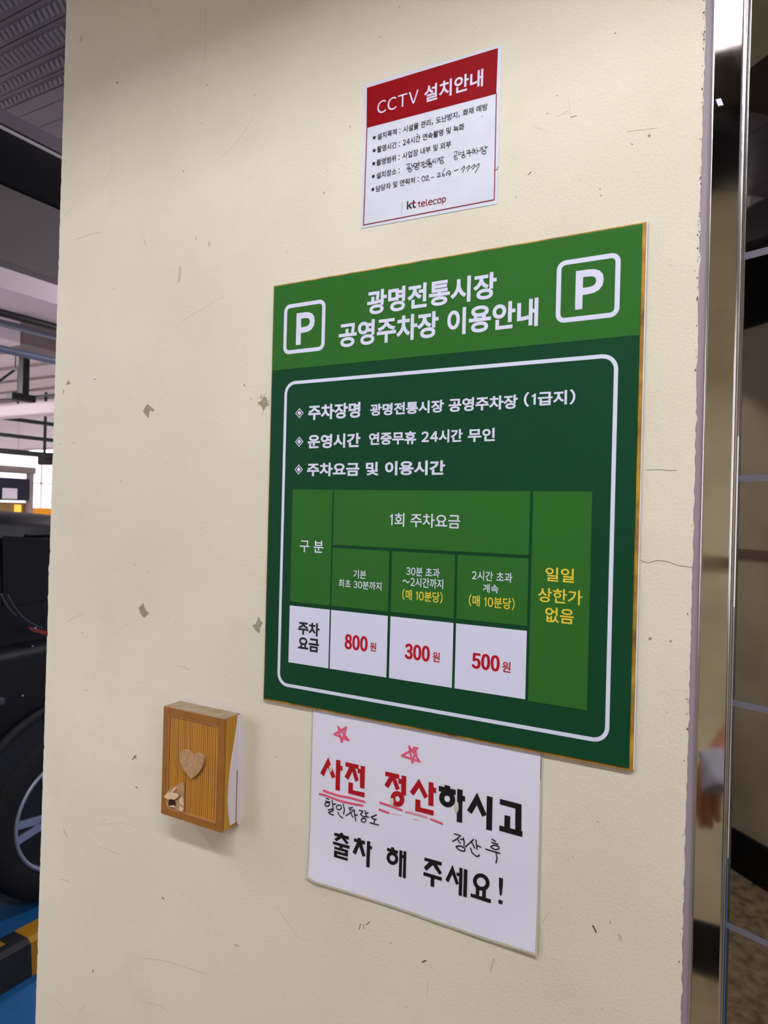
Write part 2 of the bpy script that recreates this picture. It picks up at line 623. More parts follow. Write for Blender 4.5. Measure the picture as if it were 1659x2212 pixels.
mb = MB()
zs = [0.0]
while zs[-1] < 3.07:
    zs.append(min(3.07, zs[-1] + 0.0055))
jag = []
for z in zs:
    j = random.uniform(-0.0004, 0.0004)
    if random.random() < 0.05:
        j += random.uniform(0.0005, 0.0018)
    if 1.44 < z < 1.50:
        j += random.uniform(-0.0022, 0.0004)
    jag.append(left_edge(z) + j)
jr = []
for z in zs:
    base = 0.5226 + 0.0004 * math.sin(z * 9)
    jr.append(base + random.uniform(-0.0006, 0.0006) + (0.0009 if random.random() < 0.06 else 0))
for i in range(len(zs) - 1):
    z0, z1 = zs[i], zs[i + 1]
    a0, a1, b0, b1 = jag[i], jag[i + 1], jr[i], jr[i + 1]
    r = 0.0012
    mb.face([(a0 + r, 0, z0), (b0, 0, z0), (b1, 0, z1), (a1 + r, 0, z1)])
    mb.face([(a0, r, z0), (a0 + r, 0, z0), (a1 + r, 0, z1), (a1, r, z1)])
    mb.face([(a0, 0.25, z0), (a0, r, z0), (a1, r, z1), (a1, 0.25, z1)])
    mb.face([(b0, 0, z0), (b0, 0.02, z0), (b1, 0.02, z1), (b1, 0, z1)])
mb.face([(-0.44, 0.25, 0), (0.523, 0.25, 0), (0.523, 0.25, 3.07), (-0.44, 0.25, 3.07)])
mb.face([(0.523, 0.02, 0), (0.523, 0.25, 0), (0.523, 0.25, 3.07), (0.523, 0.02, 3.07)])

# marks on the paint: chips, scratches and specks as thin flecks lying on the wall
D = 0.00025
mb.cur = 4
SCR = [('W1', [(1060, 655), (960, 800), (880, 880)], 5), ('W1', [(895, 1655), (770, 1730), (660, 1795)], 5),
       ('W1', [(60, 1340), (150, 1310), (205, 1300)], 7), ('W1', [(265, 850), (262, 940), (215, 1050)], 4),
       ('W1', [(785, 20), (790, 180), (782, 340)], 4), ('W1', [(0, 1210), (30, 1180), (45, 1140)], 5),
       ('W2', [(120, 1780), (170, 1750), (222, 1732)], 6), ('W2', [(455, 1812), (490, 1790)], 5),
       ('W2', [(780, 2040), (820, 2050), (858, 2063)], 7), ('W3', [(1432, 1260), (1480, 1340), (1560, 1450)], 6),
       ('W3', [(300, 850), (360, 905), (510, 960)], 5), ('W3', [(330, 790), (480, 765), (600, 790)], 4),
       ('W3', [(660, 1840), (740, 1860), (790, 1900)], 5), ('W3', [(630, 1575), (760, 1590), (1010, 1670)], 5),
       ('W3', [(820, 885), (822, 905)], 6), ('W3', [(95, 1820), (160, 1870)], 5), ('W3', [(250, 1895), (285, 1860)], 5),
       ('W4', [(1050, 178), (1025, 220)], 5), ('W4', [(552, 455), (545, 525)], 4), ('W5', [(583, 730), (590, 830), (604, 880)], 5),
       ('W5', [(1020, 980), (1150, 965), (1240, 955)], 6), ('W5', [(490, 870), (580, 825)], 4), ('W5', [(310, 940), (400, 970), (440, 1000)], 4),
       ('W6', [(150, 1195), (165, 1215)], 4), ('W3', [(145, 1105), (175, 1110), (200, 1125)], 8)]
for c, st, w in SCR:
    pen(mb, c, [st], D, w * 0.62)
mb.cur = 2
CRK = [('W6', [(130, 660), (190, 682), (245, 666), (330, 675), (390, 700), (450, 705), (497, 716)], 3.5),
       ('W6', [(180, 48), (260, 44), (340, 52), (385, 50)], 3), ('W3', [(570, 388), (592, 365)], 7), ('W3', [(578, 365), (592, 385)], 6),
       ('W3', [(748, 1212), (756, 1222)], 10), ('W3', [(332, 1645), (334, 1660)], 9), ('W4', [(1236, 232), (1250, 258)], 9),
       ('W4', [(268, 222), (262, 246)], 4), ('W4', [(278, 226), (284, 244)], 4), ('W4', [(290, 228), (306, 214)], 4),
       ('W5', [(280, 1305), (300, 1285)], 9), ('W5', [(1052, 1074), (1058, 1078)], 8), ('W5', [(814, 1410), (818, 1412)], 9),
       ('W5', [(820, 1460), (824, 1461)], 9), ('W5', [(190, 1470), (194, 1472)], 8), ('W5', [(925, 250), (932, 246)], 9),
       ('W5', [(492, 713), (496, 714)], 8), ('W5', [(420, 846), (423, 848)], 8), ('W5', [(600, 875), (640, 862)], 5),
       ('W1', [(662, 958), (664, 960)], 7), ('W1', [(766, 691), (768, 692)], 6), ('W1', [(796, 476), (799, 477)], 6),
       ('W1', [(290, 466), (298, 460)], 7), ('W1', [(1598, 704), (1599, 712)], 5), ('W1', [(1448, 1086), (1454, 1074)], 6),
       ('W4', [(525, 382), (540, 376)], 8), ('W3', [(590, 552), (600, 560)], 8), ('W3', [(1424, 372), (1427, 373)], 6),
       ('W2', [(25, 1068), (28, 1069)], 7), ('W6', [(428, 2025), (440, 2038)], 5), ('W2', [(1180, 360), (1188, 372)], 6)]
for c, st, w in CRK:
    pen(mb, c, [st], D * 1.2, w * 0.72)
mb.cur = 1
for k in range(190):
    x, z = random.uniform(-0.44, 0.515), random.uniform(0.72, 2.45)
    if z < 1.2 and random.random() < 0.5:
        mb.cur = 1
    else:
        mb.cur = random.choice((1, 1, 4, 4, 4, 2))
    r = random.uniform(0.0003, 0.0008)
    a, st = random.uniform(0, PI), random.uniform(1.0, 2.6)
    mb.face([(x + r * (st * math.cos(t) * math.cos(a) - math.sin(t) * math.sin(a)), -D, z + r * (st * math.cos(t) * math.sin(a) + math.sin(t) * math.cos(a)))
             for t in [2 * PI * j / 7 + random.uniform(-.3, .3) for j in range(7)]])
for k in range(90):       # dirt along the steel edge, thicker near the top
    z = random.uniform(1.75, 2.15) if k < 65 else random.uniform(1.1, 1.75)
    x = 0.5222 - abs(random.gauss(0, 0.0011))
    r = random.uniform(0.0003, 0.0008)
    mb.cur = random.choice((1, 2))
    mb.face([(x - r, -D, z), (x, -D, z - r * 2), (x + r, -D, z), (x, -D, z + r * 2)])
mb.cur = 3
for c, pts in (('W2', [(605, 478), (646, 512), (640, 522), (616, 518), (612, 566), (596, 545), (577, 525), (590, 495)]),
               ('W2', [(580, 1665), (586, 1690), (600, 1716), (616, 1722), (585, 1755), (565, 1735), (551, 1695)]),
               ('W2', [(130, 335), (148, 355), (132, 362), (115, 365)]), ('W2', [(98, 390), (107, 400), (103, 425)]),
               ('W2', [(1268, 1745), (1280, 1775), (1294, 1782), (1278, 1815), (1274, 1850), (1250, 1830), (1230, 1800), (1252, 1790)]),
               ('W2', [(1300, 425), (1318, 450), (1328, 480), (1306, 500), (1296, 520), (1285, 490), (1262, 470), (1290, 455)]),
               ('W5', [(1172, 1008), (1185, 1000), (1197, 1012), (1186, 1027), (1174, 1022)]),
               ('W6', [(195, 1192), (212, 1188), (216, 1200), (203, 1214), (192, 1206)]), ('W6', [(333, 1212), (350, 1208), (354, 1220), (342, 1228)])):
    poly(mb, c, pts, D)
for k in range(60):       # peppered edge of the worn patch left of the board
    x, y = random.gauss(1295, 24), random.gauss(468, 26)
    r = random.uniform(2, 5)
    poly(mb, 'W2', [(x - r, y), (x, y - r), (x + r, y), (x, y + r)], D * 1.1)
mb.cur = 4
for c, pts in (('W1', [(640, 1480), (655, 1500), (650, 1570), (628, 1590)]), ('W1', [(808, 1345), (818, 1370), (806, 1388), (800, 1365)]),
               ('W1', [(732, 1320), (742, 1335), (738, 1345), (728, 1335)]), ('W1', [(440, 1325), (450, 1350), (458, 1378), (446, 1365)]),
               ('W1', [(85, 205), (102, 195), (95, 230), (82, 240)]), ('W3', [(1170, 1490), (1195, 1490), (1215, 1505), (1185, 1510)]),
               ('W3', [(155, 790), (185, 850), (175, 850), (160, 820)]),
               ('W4', [(1340, 258), (1358, 275), (1356, 300), (1342, 285)]), ('W4', [(820, 365), (828, 370), (812, 425), (806, 420)])):
    poly(mb, c, pts, D * 0.9)
mb.cur = 5
poly(mb, 'B', [(330, 190), (400, 165), (620, 148), (860, 180), (1060, 240), (1115, 300), (1140, 400), (1150, 440), (1185, 640), (1205, 900), (1190, 1500), (1150, 1800), (1075, 1830), (1090, 500), (1080, 400)], D * 0.8)
for c, pts in (('W3', [(1528, 1120), (1536, 1140), (1532, 1170), (1526, 1145)]), ('W6', [(245, 750), (258, 752), (255, 762), (245, 760)]),
               ('W4', [(1145, 240), (1160, 262), (1150, 285), (1142, 262)])):
    poly(mb, c, pts, D)
wall_front = struct(mb.build('wall_front', [M['wall'], M['scuff'], M['scuff_dark'], M['chip'], M['scuff_pale'], M['filler']]))

# matt sealant strip between the plaster and the steel jamb
mb = MB()
mb.box(0.5205, 0.5302, 0.0008, 0.02, 0, 3.07)
struct(mb.build('trim_1', M['sealant']))

# polished steel jamb: flat face with a rounded bead down both edges
def extrude_profile(mb, prof, z0, z1, smooth=True):
    for a, b in zip(prof[:-1], prof[1:]):
        mb.face([(a[0], a[1], z0), (b[0], b[1], z0), (b[0], b[1], z1), (a[0], a[1], z1)], smooth)

jam = thing('steel_jamb', 'narrow mirror-polished steel jamb running down the right edge of the cream wall', 'door frame', (0.545, 0.02, 0))
mb = MB()
extrude_profile(mb, [(0.5318, 0.03), (0.5318, -0.0022), (0.5552, -0.0022), (0.5552, 0.03)], 0, 3.0, False)
mb.face([(0.5318, 0.03, 3.0), (0.5552, 0.03, 3.0), (0.5552, -0.0022, 3.0), (0.5318, -0.0022, 3.0)])
jf = mb.build('jamb_face', M['steel'], jam)
mb = MB()
c, r = (0.5308, -0.0012), 0.0013
extrude_profile(mb, [(c[0] + r * math.cos(t), c[1] + r * math.sin(t)) for t in [PI * (0.9 + 1.2 * k / 12) for k in range(13)]], 0, 3.0)
mb.build('edge_bead', M['steel_bead'], jam)
mb = MB()
c, r = (0.5571, -0.0012), 0.0024
extrude_profile(mb, [(c[0] + r * math.cos(t), c[1] + r * math.sin(t)) for t in [PI * (0.95 + 1.25 * k / 18) for k in range(19)]], 0, 3.0)
mb.build('edge_bead', M['steel_bead'], jam)
mb = MB()
a, b = at(1549, 215, 1, -0.0024), at(1560, 228, 1, -0.0024)
mb.box(min(a.x, b.x), max(a.x, b.x), -0.0032, -0.0023, b.z, a.z)
for v in range(len(mb.v)):
    x, y, z = mb.v[v]
    mb.v[v] = (x + (0.0012 if z < (a.z + b.z) / 2 else -0.0012), y, z)
mb.build('paint_fleck', M['print_white'], jam)

# mirrored door leaf, standing slightly open towards the viewer, with etched stripes
al = math.radians(22)
dx, dy = math.cos(al), -math.sin(al)
hx, hy = 0.5605, 0.0012
def leaf(s, off, z):
    return (hx + dx * s - dy * -off * 1.0 * 0 + math.sin(al) * -off * 0 + (-math.sin(al)) * off, hy + dy * s - math.cos(al) * off, z)
door = thing('door_leaf', 'dark mirror-like door panel with grey horizontal stripes at the right edge', 'door', (hx, hy, 0))
mb = MB()
mb.prism([leaf(0, 0, 0.01), leaf(0.75, 0, 0.01), leaf(0.75, -0.012, 0.01), leaf(0, -0.012, 0.01)], (0, 0, 2.6))
mb.build('pane', M['mirror'], door)
for zc, hh in ((1.8503, 0.0072), (1.6408, 0.0060), (1.4293, 0.0062), (1.2196, 0.0060)):
    mb = MB()
    mb.face([leaf(0, 0.0002, zc - hh / 2 * 0.95), leaf(0.75, 0.0002, zc - hh / 2), leaf(0.75, 0.0002, zc + hh / 2), leaf(0, 0.0002, zc + hh / 2 * 0.95)])
    mb.build('stripe', M['etched'], door)

# rest of the lobby shell
mb = MB()
mb.box(1.30, 2.3, 0.0, 0.25, 0, 3.07)
mb.box(0.523, 1.30, 0.03, 0.25, 2.65, 3.07)
struct(mb.build('wall_front_right', M['wall']))
mb = MB()
mb.box(-1.70, 2.4, -2.15, -2.0, 0, 2.49)
mb.box(-0.45, 2.4, -2.15, -2.0, 2.49, 2.76)
struct(mb.build('wall_back', M['backwall']))
mb = MB()
mb.box(-1.70, 2.4, -2.0, -1.985, 0, 0.187)
struct(mb.build('baseboard_back', M['skirting']))
mb = MB()
mb.box(-1.70, 2.4, -2.0, -1.99, 1.435, 1.475)  # brown band across the back wall
struct(mb.build('trim_2', M['rail']))
mb = MB()
mb.box(-1.70, -0.45, -2.14, -2.02, 2.49, 3.07)
mb.box(-0.45, 2.4, -2.14, -2.02, 2.76, 3.07)
struct(mb.build('trim_3', M['black']))
mb = MB()
mb.box(2.3, 2.4, -2.0, 0.25, 0, 3.07)
struct(mb.build('wall_right', M['backwall']))

mb = MB()
mb.box(-0.455, 2.3, -0.80, -0.0005, 2.70, 3.07)  # unseen beam, added to shade the upper left of the wall
struct(mb.build('trim_8', M['wall']))
# unseen glowing pane behind the car, added as fill light for the wall
fill_obj = bpy.data.objects.new('window_2', None)
COL.objects.link(fill_obj)
fill_obj.location = (-3.6, -3.7, 0.9)
fill_obj['_o'] = tuple(fill_obj.location)
struct(fill_obj)
mb = MB()
mb.box(-5.6, -1.75, -3.74, -3.72, 0.9, 3.15)
mb.build('pane', M['sky'], fill_obj)
mb = MB()
for x in (-5.6, -4.3, -3.0, -1.75):
    mb.box(x - 0.03, x + 0.03, -3.72, -3.66, 0.9, 3.15)
mb.box(-5.6, -1.75, -3.72, -3.66, 0.86, 0.92)
mb.build('window_frame', M['concrete'], fill_obj)
mb = MB()
mb.box(-16, -1.72, -3.9, -3.75, 0, 0.9)
mb.box(-16, -5.6, -3.9, -3.75, 0.9, 3.2)
mb.box(-1.72, -1.70, -3.9, -2.15, 0, 3.2)
struct(mb.build('wall_back_hall', M['white_paint']))

# floor: dirty screed in the lobby, blue epoxy in the parking hall
mb = MB()
mb.face([(-1.75, -6, 0), (4, -6, 0), (4, 0.4, 0), (-1.75, 0.4, 0)])
mb.cur = 1
mb.face([(-4.5, -8, 0), (-1.75, -8, 0), (-1.75, 0.4, 0), (-4.5, 0.4, 0)])
mb.face([(-4.5, 0.4, 0), (4, 0.4, 0), (4, 3.0, 0), (-4.5, 3.0, 0)])
mb.cur = 2
mb.face([(-4.5, 3.0, 0), (4, 3.0, 0), (4, 14, 0), (-4.5, 14, 0)])
mb.face([(-16, -8, 0), (-4.5, -8, 0), (-4.5, 14, 0), (-16, 14, 0)])
struct(mb.build('floor', [M['lobbyfloor'], M['bluefloor'], M['hallfloor']]))

# ceilings
mb = MB()
mb.box(-0.95, 2.4, -2.15, 0.25, 3.07, 3.2)
mb.cur = 1
seams = [-8.0]
while seams[-1] < 0.55:
    seams.append(seams[-1] + 0.095)
seams = [s for s in seams if s < 0.5] + [0.547, 0.647, 0.729, 0.828, 0.907, 0.97, 1.032, 1.12, 1.22, 1.32]
for a, b in zip(seams[:-1], seams[1:]):
    mb.box(-2.6, -0.95, a + 0.0025, b - 0.0025, 3.2, 3.215)
mb.box(-2.6, -0.95, 1.33, 14, 3.2, 3.215)
mb.box(-0.95, 4, 0.25, 14, 3.2, 3.215)
mb.box(-2.6, 4, -8, 14, 3.216, 3.30)
for (y0, y1) in ((0.575, 0.62), (0.668, 0.708), (0.750, 0.808), (0.852, 0.888), (0.926, 0.955)):
    x = -2.5
    while x < -1.2:
        n = 4
        w = 0.0075
        for k in range(n):        # rounded embossed rib
            t0, t1 = PI * k / n, PI * (k + 1) / n
            q = []
            for t, yy in ((t0, y0), (t1, y0), (t1, y1), (t0, y1)):
                sl = -0.03 if yy == y1 else 0.0
                q.append((x + sl - w * math.cos(t), yy, 3.2 - 0.006 * math.sin(t)))
            mb.face(q)
        x += 0.0275
mb.cur = 2
mb.box(-16, -2.6, -8, 14, 3.2, 3.3)
struct(mb.build('ceiling', [M['darkceil'], M['deck'], M['white_paint']]))

# lobby ceiling lamp: the tube that lights the wall
lp = thing('ceiling_lamp', 'long white tube lamp under the lobby ceiling, mirrored in the steel jamb', 'lamp', (1.0, -1.15, 2.99))
mb = MB()
mb.box(-0.14, 2.14, -1.22, -1.08, 2.945, 2.99, 0.008)
for x in (0.2, 1.8):
    mb.box(x - 0.01, x + 0.01, -1.16, -1.14, 2.99, 3.07)
mb.build('housing', M['white_paint'], lp)
mb = MB()
mb.box(-0.14, 2.14, -1.235, -1.225, 2.80, 2.95)
mb.build('reflector', M['white_paint'], lp)  # plate added to keep lamp light off the upper back wall
mb = MB()
mb.box(-0.12, 2.12, -1.205, -1.095, 2.91, 2.944, 0.012)
mb.build('diffuser', M['lamp'], lp)

# ------------------------------------------------------------------ the green tariff board
SD = 0.0060
def sbox(c, L, R_, T, B):
    return tbox(c, L, R_, T, B, SD)

tl, tr, br, bl = [at(*q, 1, -0.005) for q in ((588, 616), (1396, 481), (1366, 1672), (571, 1508))]
sx0, sx1, sz0, sz1 = (tl.x + bl.x) / 2, (tr.x + br.x) / 2, (bl.z + br.z) / 2, (tl.z + tr.z) / 2
board = thing('parking_sign', 'large green parking tariff board with white Korean lettering on the cream wall', 'sign', ((sx0 + sx1) / 2, 0, sz0))
mb = MB()
mb.box(sx0, sx1, -0.0046, -0.0002, sz0, sz1, 0.0004, 1)
mb.build('backing_board', M['board_gold'], board)
mb = MB()
mb.box(sx1 + 0.0002, sx1 + 0.0014, -0.0040, -0.0003, sz0 + 0.002, sz1)
mb.build('foam_edge', M['foam'], board)
px0, px1, pz0, pz1 = sx0 + 0.0022, sx1 - 0.0034, sz0 + 0.0030, sz1 - 0.0020
mb = MB()
mb.box(px0, px1, -SD + 0.0001, -0.0047, pz0, pz1)
mb.build('printed_panel', M['print_dark'], board)
E1, E2, E3 = SD + 0.0001, SD + 0.0003, SD + 0.0005
zdiv = (on('2', 60, 640, SD).z + on('2', 1585, 485, SD).z) / 2
mb = MB()
mb.face([(px0, -E1, zdiv), (px1, -E1, zdiv), (px1, -E1, pz1), (px0, -E1, pz1)])
hd = mb.build('header_band', M['print_green'], board)

def sign_text(parent, name, s, box, matname, weight=0.012, fat=0.0):
    mb = MB()
    if fat:      # heavy digits: the same outline laid down three times, a hair apart
        text(mb, s, (box[0], box[1] - fat, box[2], box[3]), -E3, weight)
        text(mb, s, (box[0] + fat / 2, box[1] - fat / 2, box[2], box[3]), -E3 - 1e-5, weight)
        text(mb, s, (box[0] + fat, box[1], box[2], box[3]), -E3 - 2e-5, weight)
        return mb.build(name, M[matname], parent)
    text(mb, s, box, -E3, weight)
    return mb.build(name, M[matname], parent)

sign_text(hd, 'title_lettering', '광명전통시장', sbox('2', (450, 360), (990, 265), (850, 246), (850, 354)), 'print_white', 0.03)
sign_text(hd, 'title_lettering', '공영주차장 이용안내', sbox('2', (332, 500), (1163, 390), (845, 375), (845, 487)), 'print_white', 0.03)
for L, R_, T, B, pL, pR, pT, pB in (((103, 455), (275, 440), (189, 352.5), (189, 562), (155, 465), (232, 440), (170, 398), (170, 530)),
                                    ((1238, 310), (1504, 270), (1371, 164), (1371, 427), (1318, 310), (1436, 265), (1335, 222), (1335, 383))):
    bx = sbox('2', L, R_, T, B)
    mb = MB()
    ring(mb, bx[0], bx[1], bx[2], bx[3], 0.0095, 0.0050, -E2)
    lf = mb.build('parking_symbol', M['print_white'], board)
    sign_text(lf, 'letter', 'P', sbox('2', pL, pR, pT, pB), 'print_white', 0.035)

fx0 = (on('3', 102.5, 300, SD).x + on('5', 77, 240, SD).x) / 2
fx1 = (on('2', 1493, 640, SD).x + on('5', 1463, 480, SD).x) / 2
fz1 = (on('3', 150, 87.5, SD).z + on('2', 1400, 567, SD).z) / 2
fz0 = (on('5', 125, 352, SD).z + on('5', 1385, 585, SD).z) / 2
mb = MB()
ring(mb, fx0, fx1, fz0, fz1, 0.0165, 0.0042, -E2)
mb.build('border_line', M['print_white'], board)

for cx, cy in ((168, 217), (167, 336), (165, 452)):
    p = on('3', cx, cy, SD)
    h, w = 0.0066, 0.0066
    mb = MB()
    for k in range(4):
        t0, t1 = PI / 2 * k, PI / 2 * (k + 1)
        def q(s, t):
            return (p.x + w * s * math.cos(t), -E2, p.z + h * s * math.sin(t))
        mb.face([q(1, t0), q(1, t1), q(.78, t1), q(.78, t0)])
    mb.face([q(.5, PI / 2 * k) for k in range(4)])
    mb.build('diamond_bullet', M['print_white'], board)
for s, L, R_, T, B, w in (('주차장명', (205, 210), (422, 203), (395, 172), (395, 237), .022),
                          ('광명전통시장', (463, 205), (770, 185), (590, 172), (590, 223), .02),
                          ('공영주차장', (790, 185), (1078, 165), (870, 152), (870, 209), .02),
                          ('(1급지)', (1103, 165), (1318, 145), (1305, 117), (1305, 181), .018),
                          ('운영시간', (203, 335), (422, 327), (395, 300), (395, 360), .022),
                          ('연중무휴', (458, 325), (655, 315), (630, 292), (630, 346), .02),
                          ('24시간', (676, 318), (848, 308), (790, 285), (790, 339), .02),
                          ('무인', (870, 308), (983, 303), (960, 279), (960, 335), .02),
                          ('주차요금', (200, 452), (418, 450), (393, 422), (393, 479), .022),
                          ('및', (445, 450), (498, 448), (488, 420), (488, 477), .022),
                          ('이용시간', (525, 448), (775, 443), (745, 414), (745, 475), .022)):
    sign_text(board, 'row_lettering', s, sbox('3', L, R_, T, B), 'print_white', w + .012)

# the tariff table: every cell a part, its words sub-parts
def vline(c, a, c2=None, b=None):
    return on(c, a[0], a[1], SD).x if b is None else (on(c, *a, SD).x + on(c2, *b, SD).x) / 2
def hline(c, *pts):
    return sum(on(c, x, y, SD).z for x, y in pts) / len(pts)
X = [vline('4', (140, 40), '5', (122, 250)), vline('4', (306, 40), '4', (296, 515)),
     vline('4', (313, 40), '4', (300, 518)), vline('4', (543, 292), '4', (537, 540)),
     vline('4', (554, 294), '4', (548, 545)), vline('4', (816, 306), '4', (811, 570)),
     vline('4', (827, 308), '4', (822, 574)), vline('4', (1128, 45), '4', (1118, 600)),
     vline('4', (1139, 45), '5', (1123, 413)), vline('4', (1385, 45), '5', (1369, 453))]
Z0 = hline('4', (140, 33), (313, 37), (1128, 40), (1385, 41))
Z1 = hline('4', (308, 266), (1124, 306))
Z2 = hline('4', (307, 277), (1123, 321))
Z3 = hline('4', (130, 500), (537, 542), (1118, 603))
Z4 = hline('5', (128, 15), (300, 33), (821, 89), (1117, 122))
Z5 = hline('5', (122, 250), (531, 313), (1112, 411))
Z6 = hline('5', (1123, 413), (1369, 453))
def cell(x0, x1, z0, z1, mt):
    mb = MB()
    mb.face([(x0, -E2, z0), (x1, -E2, z0), (x1, -E2, z1), (x0, -E2, z1)])
    return mb.build('table_cell', M[mt], board)
def words(c, name, mt, *items):
    for s, crop, L, R_, T, B, w in items:
        sign_text(c, name, s, sbox(crop, L, R_, T, B), mt, w + .006)
c = cell(X[0], X[1], Z3, Z0, 'print_green')
words(c, 'cell_lettering', 'print_white', ('구 분', '4', (170, 270), (268, 273), (245, 247), (245, 298), .004))
c = cell(X[2], X[7], Z1, Z0, 'print_green')
words(c, 'cell_lettering', 'print_white', ('1회 주차요금', '4', (545, 160), (838, 163), (605, 132), (605, 189), .006))
c = cell(X[2], X[3], Z3, Z2, 'print_green')
words(c, 'cell_lettering', 'print_white', ('기본', '4', (393, 387), (446, 388), (405, 368), (405, 404), .004),
      ('최초 30분까지', '4', (332, 426), (510, 436), (345, 407), (345, 441), .004))
c = cell(X[4], X[5], Z3, Z2, 'print_green')
words(c, 'cell_lettering', 'print_white', ('30분 초과', '4', (613, 376), (752, 382), (665, 357), (665, 395), .004),
      ('~2시간까지', '4', (598, 418), (767, 430), (715, 404), (715, 445), .004))
words(c, 'yellow_lettering', 'print_yellow', ('(매 10분당)', '4', (597, 470), (765, 475), (601, 447), (601, 493), .008))
c = cell(X[6], X[7], Z3, Z2, 'print_green')
words(c, 'cell_lettering', 'print_white', ('2시간 초과', '4', (887, 393), (1055, 400), (945, 374), (945, 414), .004),
      ('계속', '4', (932, 444), (997, 446), (950, 427), (950, 463), .004))
words(c, 'yellow_lettering', 'print_yellow', ('(매 10분당)', '4', (874, 495), (1065, 504), (879, 470), (879, 519), .008))
c = cell(X[8], X[9], Z6, Z0, 'print_green')
words(c, 'yellow_lettering', 'print_yellow', ('일일', '4', (1193, 385), (1313, 390), (1215, 358), (1215, 416), .008),
      ('상한가', '4', (1162, 473), (1347, 478), (1190, 443), (1190, 503), .008),
      ('없음', '4', (1192, 553), (1312, 560), (1215, 524), (1215, 587), .008))
c = cell(X[0], X[1], Z5, Z4, 'print_white')
words(c, 'cell_lettering', 'print_black', ('주차', '5', (163, 113), (252, 122), (235, 88), (235, 144), .03),
      ('요금', '5', (163, 178), (250, 182), (228, 153), (228, 209), .03))
for x0, x1, s, a, b in ((X[2], X[3], '800', ((357, 165), (453, 172), (375, 135), (375, 198)), ((462, 188), (488, 190), (475, 169), (475, 206))),
                        (X[4], X[5], '300', ((607, 208), (712, 217), (625, 174), (625, 239)), ((723, 230), (753, 233), (738, 209), (738, 251))),
                        (X[6], X[7], '500', ((886, 250), (1003, 258), (905, 212), (905, 279)), ((1013, 270), (1048, 273), (1030, 249), (1030, 294)))):
    c = cell(x0, x1, Z5, Z4, 'print_white')
    sign_text(c, 'price_lettering', s, sbox('5', *a), 'print_red', .024, .0011)
    words(c, 'price_lettering', 'print_red', ('원', '5') + b + (.014,))

# ------------------------------------------------------------------ CCTV notice sticker
CD = 0.0006
stk = thing('cctv_notice', 'small square white CCTV notice sticker with a red header above the green board', 'sign',
            tuple(at(930, 480, 1, 0)))
pts = [at(*q, 1, -CD) for q in ((787, 183), (1083, 96), (1074, 440), (779, 494))]
mb = MB()
mb.prism([Vector(p) for p in pts], (0, CD - 0.0001, 0))
mb.build('sticker_sheet', M['sticker'], stk)
e1, e2 = CD + 0.00015, CD + 0.0003
mb = MB()
poly(mb, 'A', [(155, 520), (1497, 112), (1479, 581), (150, 932)], e1)
hd = mb.build('header_band', M['sticker_red'], stk)
mb = MB()
text(mb, 'CCTV', tbox('A', (262, 700), (683, 590), (500, 590), (508, 718), e2), -e2, 0.004)
text(mb, '설치안내', tbox('A', (740, 600), (1345, 410), (1012, 424), (1012, 598), e2), -e2, 0.022)
# keep the sticker's slight lean: shear rows along its top edge
slope = (pts[1].z - pts[0].z) / (pts[1].x - pts[0].x)
mid = (pts[0].x + pts[1].x) / 2
def shear(mb, x_ref):
    mb.v = [(x, y, z + (x - x_ref) * slope) for x, y, z in mb.v]
mb.build('title_lettering', M['print_white'], hd)
mb = MB()
pen(mb, 'A', [[(155, 930), (120, 1930)], [(120, 1925), (1458, 1666)], [(1458, 1666), (1480, 580)]], e1, 11, curve=False)
mb.build('border_line', M['sticker_line'], stk)
rows = (('설치목적 : 시설물 관리, 도난방지, 화재 예방', (260, 1020), (1390, 735), (285, 984), (285, 1051), (230, 1030)),
        ('촬영시간 : 24시간 연속촬영 및 녹화', (258, 1148), (1150, 935), (283, 1114), (283, 1180), (228, 1162)),
        ('촬영범위 : 사업장 내부 및 외부', (252, 1282), (1015, 1110), (278, 1249), (278, 1315), (224, 1295)),
        ('설치장소 :', (250, 1415), (490, 1365), (275, 1384), (275, 1450), (220, 1427)),
        ('담당자 및 연락처 :', (246, 1550), (685, 1455), (270, 1519), (270, 1583), (216, 1560)))
for s, L, R_, T, B, bu in rows:
    mb = MB()
    text(mb, s, tbox('A', L, R_, T, B, e2), -e2, 0.014)
    p = on('A', *bu, e2)
    h = 0.0018
    mb.face([(p.x - h, -e2, p.z - h), (p.x + h, -e2, p.z - h), (p.x + h, -e2, p.z + h), (p.x - h, -e2, p.z + h)])
    mb.build('line_lettering', M['print_black'], stk)

def circ(c, rx, ry, n=10, a0=0.0):
    return [(c[0] + rx * math.cos(a0 + 2 * PI * k / n), c[1] + ry * math.sin(a0 + 2 * PI * k / n)) for k in range(n + 1)]

